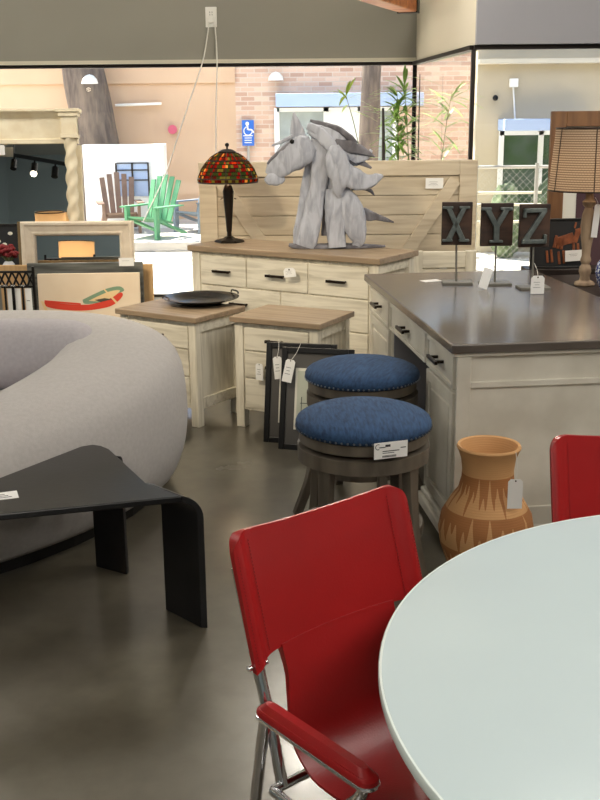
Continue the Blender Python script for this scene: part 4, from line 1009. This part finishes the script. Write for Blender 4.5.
MB().box(0, aty(152, 262, 6.55).x-aty(0, 262, 6.55).x+.2, 0, .03, 0, aty(90, 263.5, 6.6).z-.02).build('panel', 'raw_pine', o, bevel=.003)
q = aty(124, 263, cy-.08); price_tag((q.x, cy+.008, q.z+.02), .09, .05, 'white label card stuck on the dark weathered frame', lines=1, hole=False)
# dark lattice rack with straps
ry = 6.0; ra = aty(-30, 282, ry); rb = aty(33, 272, ry)
rk = thing('display_rack', 'black wire lattice rack hung with straps at the far left', 'rack', (ra.x, ry, 0))
k = MB(); n = 9
z0_, z1_ = aty(10, 287, ry).z, aty(10, 272, ry).z
for i in range(n):
    x0 = ra.x+(rb.x-ra.x)*i/n; x1 = ra.x+(rb.x-ra.x)*(i+1)/n
    k.tube([(x0, ry, z0_), (x1, ry, z1_)], .006, 6); k.tube([(x0, ry, z1_), (x1, ry, z0_)], .006, 6)
k.build('lattice', 'black_metal', rk, world=True)
k = MB(); k.tube([(ra.x, ry, z0_), (rb.x, ry, z0_)], .007, 6); k.tube([(ra.x, ry, z1_), (rb.x, ry, z1_)], .007, 6); k.build('rail', 'black_metal', rk, world=True)
for x in (ra.x, rb.x): k = MB(); k.tube([(x, ry, 0), (x, ry, z1_+.03)], .009, 8); k.tube([(x, ry-.15, .01), (x, ry+.15, .01)], .009, 8); k.build('upright', 'black_metal', rk, world=True)
for x_px, m_, w_ in ((1, 'stand_metal', .02), (6.5, 'black_metal', .012), (14.5, 'black_metal', .016), (24, 'black_metal', .012)):
    x = aty(x_px, 290, ry).x
    s1 = thing('hanging_strap', 'narrow dark strap hanging from the wire lattice rack', 'strap', (x, ry-.03, z0_+.012), 0, 'straps on the lattice rack')
    MB().box(-w_/2, w_/2, -.003, .003, -.24, .0).build('strap', m_, s1); MB().torus((0, 0, 0), .016, .003).build('ring', 'chrome', s1)
for x_px, w_ in ((10.3, .026), (18.5, .034), (29, .038)):
    x = aty(x_px, 290, ry).x
    price_tag((x, ry-.022, z0_-.005), w_, .2, {10.3: 'leftmost tall white tag on the wire lattice rack', 18.5: 'middle tall white tag on the wire lattice rack', 29: 'rightmost tall white tag on the wire lattice rack'}[x_px], lines=1 if x_px > 20 else 0, hole=False)
# flowers and little picture, far left
fq = aty(10, 268, 7.1)
st = thing('pedestal_table', 'small dark pedestal table behind the lattice rack holding red flowers', 'table', (fq.x-.02, 7.15, 0))
zf = fq.z-.06
MB().lathe([(.001, zf-.02), (.16, zf-.02), (.16, zf), (.001, zf)], 32).build('tabletop', 'console_dark', st, smooth=True)
MB().lathe([(.03, .02), (.022, zf-.02)], 16).build('column', 'console_dark', st, smooth=True)
MB().lathe([(.001, 0), (.14, 0), (.13, .02), (.001, .02)], 32).build('base', 'console_dark', st, smooth=True)
fv = thing('flower_vase', 'small vase of dark red flowers at the far left', 'flowers', (fq.x-.02, 7.15, zf))
MB().lathe([(.001, 0), (.03, 0), (.045, .04), (.04, .08), (.025, .1), (.001, .1)], 20).build('vase', 'porcelain', fv, smooth=True)
k = MB(); lf = MB()
for i in range(40):
    a = random.uniform(0, 2*PI); r_ = random.uniform(0, .09); z_ = .15+random.uniform(-.02, .05)
    k.sphere((math.cos(a)*r_, math.sin(a)*r_, z_), .02, (1, 1, .7), 8, 6)
    lf.tube([(0, 0, .09), (math.cos(a)*r_, math.sin(a)*r_, z_)], .002, 4)
k.build('blossoms', 'flower_red', fv, smooth=True); lf.build('stems', 'stem_green', fv)
def inner_small(t, W, Hh, fwid, depth):
    MB().box(fwid, W-fwid, depth*.5, depth*.8, fwid, Hh-fwid).build('photograph', 'dark_panel', t)
    k_ = MB()
    for i in range(14): k_.sphere((W*(.3+.5*random.random()), depth*.5, Hh*(.35+.45*random.random())), .018, (1, .1, .7), 8, 6)
    k_.build('pale_shape', 'mat_white', t)
pq = aty(-12, 262, 7.6); pz = aty(5, 224, 7.6).z
framed('picture_frame', 'small black framed picture with pale tree image at the far left', (pq.x, 7.6, pz-.34), 0, R(3), aty(18, 230, 7.6).x-pq.x, .34, .012, .02, 'frame_black', inner_small)
sp = thing('display_stand', 'narrow black easel stand under the small black framed picture', 'stand', (pq.x+.1, 7.62, 0))
MB().box(-.1, .12, -.06, .06, pz-.36, pz-.341).build('ledge', 'black_metal', sp); MB().tube([(0, 0, 0), (0, 0, pz-.36)], .012, 8).build('post', 'black_metal', sp); MB().box(-.1, .1, -.1, .1, 0, .015).build('base', 'black_metal', sp)

# ------------------------------------------------------------------ outlet and cords on the back wall
q = aty(211, 17, 9.8)
t = thing('wall_outlet', 'white electrical outlet high on the grey header wall with two cords', 'outlet', (q.x, 9.815, q.z))
MB().box(-.05, .05, -.01, .004, -.085, .085).build('cover_plate', 'plastic_white', t, bevel=.004)
MB().box(-.022, .022, -.05, -.01, -.05, .0).build('plug', 'plastic_white', t, bevel=.004)
k = MB()
for z_ in (.02, .04): k.box(-.012, -.008, -.012, -.009, z_-.006, z_+.006); k.box(.008, .012, -.012, -.009, z_-.006, z_+.006)
k.build('socket_slot', 'print_ink', t)
def cord(pxs, Y_, label, r_=.006, y2=None):
    pts = [aty(x_, y_, Y_+((y2-Y_)*i/(len(pxs)-1) if y2 else 0)) for i, (x_, y_) in enumerate(pxs)]
    o_ = MB().tube([tuple(p_) for p_ in pts], r_, 6, smooth=6).build('electrical_cord', 'string', smooth=True); tag(o_, label, 'cord', 'white cords hanging from the outlet')
cord([(209, 24), (203, 60), (190, 100), (180, 130), (165, 175), (143, 222)], 9.74, 'white cord slanting left down from the outlet across the window', .0055)
cord([(215, 24), (217, 60), (216, 110), (216, 150), (216, 172)], 9.74, 'white cord hanging straight down from the outlet to the lamp', .0055)

# ------------------------------------------------------------------ bamboo plants behind the headboard
def leaf(mb, p, d, L, w, droop=.25):
    d = Vector(d).normalized(); side = d.cross(Vector((0, 0, 1)));
    if side.length < .1: side = Vector((1, 0, 0))
    side.normalize(); n = 4; prev = None
    for i in range(n+1):
        f_ = i/n; c = p+d*(L*f_)+Vector((0, 0, -droop*L*f_*f_)); ww = w*math.sin(PI*min(.97, .08+f_*.9))*.5
        a_, b_ = mb.bm.verts.new(c-side*ww), mb.bm.verts.new(c+side*ww+Vector((0, 0, .002)))
        if prev: mb.bm.faces.new((prev[0], prev[1], b_, a_))
        prev = (a_, b_)
def bamboo(px0, pxt, pyt, Y_, nleaf, label, dark, seed, lm='leaf_green', spread=.22, zmin=1.2, L=.22):
    random.seed(seed); b0 = aty(px0, 160, Y_); tp_ = aty(pxt, pyt, Y_)
    t = thing('bamboo_plant', label, 'plant', (b0.x, Y_, 0), 0, 'tall bamboo plants by the window')
    MB().lathe([(.001, 0), (.08, 0), (.1, .24), (.09, .24), (.085, .2), (.001, .2)], 24).build('pot', 'stand_metal', t, smooth=True)
    pts = [(b0.x, Y_, .2), (b0.x, Y_, 1.0), ((b0.x+tp_.x)/2, Y_, (1.2+tp_.z)/2), (tp_.x, Y_, tp_.z)]
    Q = catmull(pts, 6); rr = (.02 if seed == 3 else .008) if dark else .006
    MB().tube(Q, [rr*(1-.6*i/len(Q)) for i in range(len(Q))], 8).build('stem', 'stem_dark' if dark else 'stem_green', t, world=True, smooth=True)
    lf_ = MB()
    for i in range(nleaf):
        f_ = random.uniform(.45, 1); c = Q[min(len(Q)-1, int(f_*(len(Q)-1)))]; 
        if c[2] < zmin: c = Q[-random.randint(1, 6)]
        a_ = random.uniform(0, 2*PI); leaf(lf_, Vector(c), (math.cos(a_), math.sin(a_)*.6, random.uniform(-.2, .9)), random.uniform(.6, 1.2)*L, .03)
    lf_.build('foliage', lm, t, world=True)
bamboo(384, 383, 108, 8.1, 14, 'bamboo plant with a thick dark stem between the horse and the corner', True, 3)
bamboo(399, 397, 92, 8.45, 95, 'leafy green bamboo plant right of the thick dark stem', False, 5)
bamboo(410, 404, 80, 8.8, 55, 'taller thin bamboo plant nearest the glass corner', False, 8)
bamboo(418, 420, 74, 9.15, 22, 'dark stemmed bamboo plant directly in the glass corner', True, 12)
bamboo(366, 346, 96, 9.1, 14, 'slender bamboo with bright yellow green leaves above the horse mane', False, 9, 'leaf_bright', L=.26, zmin=1.7)
bamboo(440, 452, 92, 10.4, 60, 'bamboo reflection in the short return window, built as a plant outside', False, 15, L=.3)  # stands for the return glass reflecting the inside bamboo

# ------------------------------------------------------------------ outdoors
struct(MB().box(-30, 30, 10.02, 13.55, -.12, -.02).build('exterior_ground', 'pavement_mat'))
YW = 17.0
xb = aty(236, 120, YW).x; xe = aty(476, 120, 13.2).x
bld = thing('building', 'tan stucco and brick building across the sunny patio', 'building', (0, YW, 0))
MB().box(-12, xb, YW, YW+.4, -.02, 3.0).build('stucco_wall', 'stucco_tan', bld, world=True)
MB().box(-12, xb, YW-.05, YW, aty(100, 84, YW).z+.0, 3.0).build('fascia', 'stucco_tan', bld, world=True)
MB().box(xb, 4.2, YW, YW+.4, -.02, 3.0).build('brick_wall', 'brick_wall', bld, world=True)
a, b_ = aty(276, 94, YW), aty(402, 106, YW)
MB().box(a.x, b_.x+.3, YW-.35, YW, b_.z, a.z).build('awning', 'awning_blue', bld, world=True, bevel=.01)
a, b_ = aty(277, 108, YW), aty(395, 168, YW)
w_ = MB().box(a.x, b_.x, YW-.03, YW, b_.z, a.z).build('window', 'win_bright_reflection', bld, world=True)
k = MB()
for x_px in (277, 326, 360, 395): x = aty(x_px, 130, YW).x; k.box(x-.04, x+.04, YW-.06, YW-.03, b_.z, a.z)
k.box(a.x, b_.x, YW-.06, YW-.03, a.z-.06, a.z); k.build('window_frame', 'white_paint', w_, world=True)
k = MB().box(aty(328, 130, YW).x, aty(358, 130, YW).x, YW-.05, YW-.03, b_.z, a.z-.06).build('blind', 'white_paint', w_, world=True)
# accessibility sign
q = aty(248, 133, YW-.1); sg = thing('parking_sign', 'blue accessible parking sign on the brick wall across the patio', 'sign', (q.x, YW-.08, q.z))
wq, hq = 11.5*YW/1050/2, 24*YW/1050/2
MB().box(-wq, wq, 0, .01, -hq, hq).build('sign_plate', 'sign_blue', sg)
k = MB(); k.sphere((-.01, -.004, hq*.72), .03, (1, .15, 1), 10, 8)
k.bar((-.01, -.003, hq*.6), (.0, -.003, hq*.25), .025, .004); k.bar((.0, -.003, hq*.27), (.06, -.003, hq*.25), .022, .004); k.bar((.06, -.003, hq*.25), (.09, -.003, hq*.02), .022, .004)
k.tube([(.0+.065*math.cos(R(a_)), -.003, hq*.16+.065*math.sin(R(a_))) for a_ in range(110, 390, 20)], .008, 5); k.build('wheelchair_symbol', 'white_paint', sg)
k = MB(); k.box(-wq*.8, wq*.8, -.004, 0, -hq*.25, -hq*.18)
for j in range(3): k.box(-wq*.6, wq*.6, -.004, 0, -hq*(.42+.18*j), -hq*(.36+.18*j))
k.build('sign_text', 'white_paint', sg)
MB().tube([(0, .02, -hq), (0, .02, -q.z)], .02, 8).build('sign_post', 'fence_metal', sg)
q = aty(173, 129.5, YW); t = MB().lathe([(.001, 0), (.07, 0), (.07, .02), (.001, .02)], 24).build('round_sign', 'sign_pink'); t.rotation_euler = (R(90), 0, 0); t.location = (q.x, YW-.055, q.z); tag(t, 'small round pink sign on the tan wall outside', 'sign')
q = aty(139, 104.5, YW); t = MB().box(-.36, .36, -.05, 0, -.02, .02).build('bar_reflection', 'reflection_dome_white', bevel=.01); t.location = (q.x, YW-.055, q.z); t.rotation_euler = (0, -R(1.5), 0); tag(t, 'tube light reflection built as a white bar on the tan wall outside', 'light')  # window reflection of a tube light, shaped as a white bar
for px_, py_, lb_ in ((276, 78, 'white dome on the brick wall above the blue awning'), (91, 81, 'ceiling lamp reflection built as a white dome beside the big tree trunk')):  # the dome by the trunk is a ceiling lamp reflection given a shape
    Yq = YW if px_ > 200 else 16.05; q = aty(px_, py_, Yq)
    t = thing('wall_light_or_reflection', lb_, 'light', (q.x, Yq-(.14 if px_ > 200 else .1), q.z), 0, 'white domes outside')
    MB().lathe([(.12, -.04), (.105, .02), (.06, .07), (.001, .09)], 24).build('dome', 'reflection_dome_white', t, smooth=True); MB().tube([(0, 0, .05), (0, .16, .08)], .01, 6).build('bracket', 'reflection_dome_white', t)
# trees
def trunk(x0, x1, pyt, Y_, label, w_, lean_):
    a_ = aty(x0, 145, Y_); b__ = aty(x1, pyt, Y_); rings = []
    for i in range(26):
        f_ = i/39; z_ = f_*7; k_ = (z_-a_.z)/(b__.z-a_.z); cx_ = a_.x+(b__.x-a_.x)*k_; r0 = w_*(1.25-.35*min(1, f_*2))/2
        rings.append([Vector((cx_+r0*(1+.16*noise.noise(Vector((math.cos(2*PI*j/18)*1.5, math.sin(2*PI*j/18)*1.5, z_*1.6+x0))))*math.cos(2*PI*j/18), Y_+r0*math.sin(2*PI*j/18), z_-.02)) for j in range(18)])
    t_ = thing('tree', label, 'tree', (a_.x, Y_, 0)); MB().loft(rings).build('trunk', 'bark', t_, world=True, smooth=True)
    cr = MB(); random.seed(int(x0))
    for i in range(220):
        c = Vector((b__.x+random.gauss(0, 1.3), Y_+random.gauss(0, 1.0), 7.6+random.gauss(0, .7)))
        if c.z > 6.5: leaf(cr, c, (random.uniform(-1, 1), random.uniform(-1, 1), random.uniform(-.3, .5)), .3, .09)
    cr.build('crown', 'leaf_green', t_, world=True); return t_
trunk(97, 84, 68, 16.5, 'large tree with rough grey trunk outside at the left', .62, 0)
trunk(369, 372, 66, 15.6, 'pale slim tree trunk outside behind the bamboo leaves', .26, 0)
# white pavilion panel with window
yk = 15.5; a, b_ = aty(82, 145, yk), aty(167, 232, yk)
t = thing('kiosk', 'white painted kiosk front with a small paned window on the patio', 'kiosk', ((a.x+b_.x)/2, yk, 0))
MB().box(a.x, b_.x, yk, yk+.35, .09, a.z).build('wall', 'white_paint', t, world=True)
p0, p1 = aty(117, 163, yk), aty(150, 196, yk)
w_ = MB().box(p0.x, p1.x, yk-.02, yk, p1.z, p0.z).build('window', 'awning_blue', t, world=True)
k = MB()
for x_px in (117, 133, 149): x = aty(x_px, 180, yk).x; k.box(x-.012, x+.012, yk-.035, yk-.02, p1.z, p0.z)
for y_px in (163, 170, 180): zz = aty(130, y_px, yk).z; k.box(p0.x, p1.x, yk-.035, yk-.02, zz-.008, zz+.008)
k.build('window_frame', 'stem_dark', w_, world=True)
# adirondack chairs
def adirondack(mt_, label, loc, rz, sc_=1):
    t = thing('adirondack_chair', label, 'chair', loc, rz, 'slatted patio chairs outside')
    for i in range(5):
        x = (-.22+.11*i)*sc_; top_ = (.98, 1.04, 1.07, 1.04, .98)[i]*sc_
        MB().bar((x, .15*sc_, .28*sc_), (x*1.25, .42*sc_, top_), .095*sc_, .02).build('back_slat', mt_, t)
    MB().hexa([Vector(p_)*sc_ for p_ in ((-.28, -.35, .36), (.28, -.35, .36), (.28, .2, .24), (-.28, .2, .24), (-.28, -.35, .39), (.28, -.35, .39), (.28, .2, .27), (-.28, .2, .27))]).build('seat', mt_, t)
    for s_ in (-1, 1):
        MB().box(s_*.36*sc_-.06*sc_, s_*.36*sc_+.06*sc_, -.4*sc_, .35*sc_, .54*sc_, .565*sc_).build('arm', mt_, t)
        MB().box(s_*.32*sc_-.02, s_*.32*sc_+.02, -.37*sc_, -.27*sc_, 0, .54*sc_).build('leg', mt_, t)
        MB().bar((s_*.3*sc_, -.3*sc_, .34*sc_), (s_*.3*sc_, .5*sc_, .04), .1*sc_, .03).build('leg', mt_, t)
    return t
for mt_, lb_, px_, w_ in (('chair_brown', 'brown slatted patio chair outside, left of the green one', 112, 42), ('chair_green', 'green slatted patio chair in the middle outside', 154, 40), ('chair_grey', 'blue grey slatted patio chair outside, right of the green one', 196, 36)):
    q = aty(px_, 222, 14.3); adirondack(mt_, lb_, (q.x, {112: 15.0, 154: 14.25, 196: 15.0}[px_], .09), R({112: 14, 154: -30, 196: -40}[px_]), .76)
# low concrete curb
a = aty(100, 237, 13.6)
t = MB().box(a.x-3, 30, 13.55, 13.75, -.02, .105).build('exterior_curb', 'curb', bevel=.01); struct(t)
struct(MB().box(-30, 30, 13.75, 60, -.02, .09).build('exterior_ground', 'pavement_mat'))
# right-hand exterior wall, awning, window, hedge and fence
YX = 13.2
w = thing('building', 'beige building with blue awning seen through the right window', 'building', (3, YX, 0))
MB().box(xe, 14, YX, YX+.4, -.02, 3.0).build('stucco_wall', 'stucco_beige', w, world=True)
a, b_ = aty(498, 119, YX), aty(558, 130, YX); MB().box(a.x, b_.x+.4, YX-.45, YX, b_.z, a.z).build('awning', 'awning_blue', w, world=True, bevel=.01)
a, b_ = aty(499, 131, YX), aty(552, 245, YX); wo = MB().box(a.x, b_.x+.3, YX-.03, YX, b_.z, a.z).build('window', 'win_tree_reflection', w, world=True)
k = MB()
for x_px in (499, 538, 556): x = aty(x_px, 180, YX).x; k.box(x-.03, x+.03, YX-.07, YX-.03, b_.z, a.z)
k.box(a.x, b_.x+.3, YX-.07, YX-.03, a.z-.05, a.z); k.build('window_frame', 'white_paint', wo, world=True)
MB().box(xe, 14, YX-.12, YX, aty(500, 62, YX-.5).z, aty(500, 57, YX-.5).z+.0).build('soffit_strip', 'cream_trim', w, world=True)
q = aty(513, 83, YX); t = thing('wall_light_or_reflection', 'small white fixture with conduit on the beige wall outside', 'light', (q.x, YX-.03, q.z), 0)
MB().box(-.05, .05, -.05, .02, -.05, .05).build('housing', 'white_paint', t, bevel=.01); MB().tube([(0, 0, -.05), (.04, 0, -.45)], .01, 6).build('conduit', 'white_paint', t)
q = aty(494.5, 98, YX); t = MB().sphere((0, 0, 0), .035).build('security_camera', 'black_metal', smooth=True); t.location = (q.x, YX-.06, q.z); tag(t, 'small dark round fixture on the beige wall outside', 'fixture')
# clipped shrubs in front of that wall
for x_px, y_px, lb_ in ((506, 205, 'left clipped green shrub under the blue awning outside'), (545, 212, 'right clipped green shrub under the blue awning outside')):
    q = aty(x_px, y_px, YX-.5); h_ = q.z; o_ = MB()
    bmesh.ops.create_icosphere(o_.bm, subdivisions=4, radius=1)
    for v_ in o_.bm.verts:
        n_ = 1+.22*noise.noise(v_.co*3+Vector((x_px, 0, 0)))+.1*noise.noise(v_.co*9); v_.co = Vector((v_.co.x*.19*n_, v_.co.y*.19*n_, (v_.co.z*n_+1)*.45))
    o_ = o_.build('shrub', 'hedge', smooth=True); o_.location = (q.x, YX-.5, -.05); tag(o_, lb_, 'shrub', 'shrubs under the awning')
# chain-link fence
FY = 11.6; fx0, fx1 = aty(474, 170, FY).x, 6.0; fz = aty(510, 167, FY).z
fn = thing('chain_link_fence', 'grey chain link fence outside the right window', 'fence', (fx0, FY, 0))
k = MB(); s_ = .075; x = fx0-1.0
while x < fx0+1.6:
    for sg_ in (1, -1):
        xa, xb2 = x, x+sg_*fz
        p0, p1 = Vector((xa, FY, 0)), Vector((xb2, FY, fz)); lo_, hi_ = 0, 1
        d_ = xb2-xa; t0 = (fx0-xa)/d_; t1 = (fx0+1.3-xa)/d_; lo_, hi_ = max(0, min(t0, t1)), min(1, max(t0, t1))
        if hi_ > lo_: k.tube([p0.lerp(p1, lo_), p0.lerp(p1, hi_)], .0011, 4)
    x += s_
for z_ in (): pass
k.build('mesh_wire', 'fence_metal', fn, world=True)
k = MB(); k.tube([(fx0, FY, fz), (fx1, FY, fz)], .018, 8); k.build('top_rail', 'fence_metal', fn, world=True)
for x_px in (476, 537): x = aty(x_px, 170, FY).x; MB().tube([(x, FY, -.02), (x, FY, fz+.04)], .022, 8).build('post', 'fence_metal', fn, world=True)
for y_px in (193, 205, 222): zz = aty(510, y_px, FY).z; MB().tube([(fx0, FY+.04, zz), (fx0+.75, FY+.04, zz)], .015, 8).build('crossrail', 'cream_trim', fn, world=True)

# ------------------------------------------------------------------ lamp bulbs
point((lb.x, lb.y, cz+sb+.06), 3)
point((lpt.x, lpt.y, lz+.41), 1.6)
point((ls.x, 7.45, ls.z-.12), 2.0)
point((lr.x, lr.y, lr2.z+.08), 5)
# track spots aimed at the display
spot('track_spot', (-1.6, 3.4, 3.2), (-.1, 6.4, .7), 330, R(46), (1, .84, .6))
spot('track_spot', (2.4, 3.0, 3.2), (1.2, 6.6, .9), 60, R(55))
spot('track_spot', (-3.2, 4.0, 3.2), (-1.3, 6.8, .9), 150, R(55), (1, .88, .7))

# ------------------------------------------------------------------ daylight
w = bpy.data.worlds.new('world'); scene.world = w; w.use_nodes = True; nt = w.node_tree
sky = nt.nodes.new('ShaderNodeTexSky'); sky.sky_type = 'NISHITA'; sky.sun_disc = False; sky.sun_elevation = R(50); sky.sun_rotation = R(200)
bg = nt.nodes['Background']; nt.links.new(sky.outputs[0], bg.inputs[0]); bg.inputs[1].default_value = .42
sd = bpy.data.lights.new('sun', 'SUN'); sd.energy = 24.0; sd.angle = R(.6); sd.color = (1, .93, .82)
so = bpy.data.objects.new('sun', sd); col.objects.link(so)
so.rotation_euler = Vector((.35, -.32, -1.0)).to_track_quat('-Z', 'Y').to_euler()

scene.view_settings.view_transform = 'Standard'; scene.view_settings.look = 'None'
scene.view_settings.exposure = 0.0; scene.view_settings.gamma = 1; scene.view_settings.use_curve_mapping = False
scene.cycles.use_denoising = True
scene.cycles.max_bounces = 8; scene.cycles.transparent_max_bounces = 12; scene.cycles.sample_clamp_indirect = 6
scene.cycles.caustics_reflective = False; scene.cycles.caustics_refractive = False
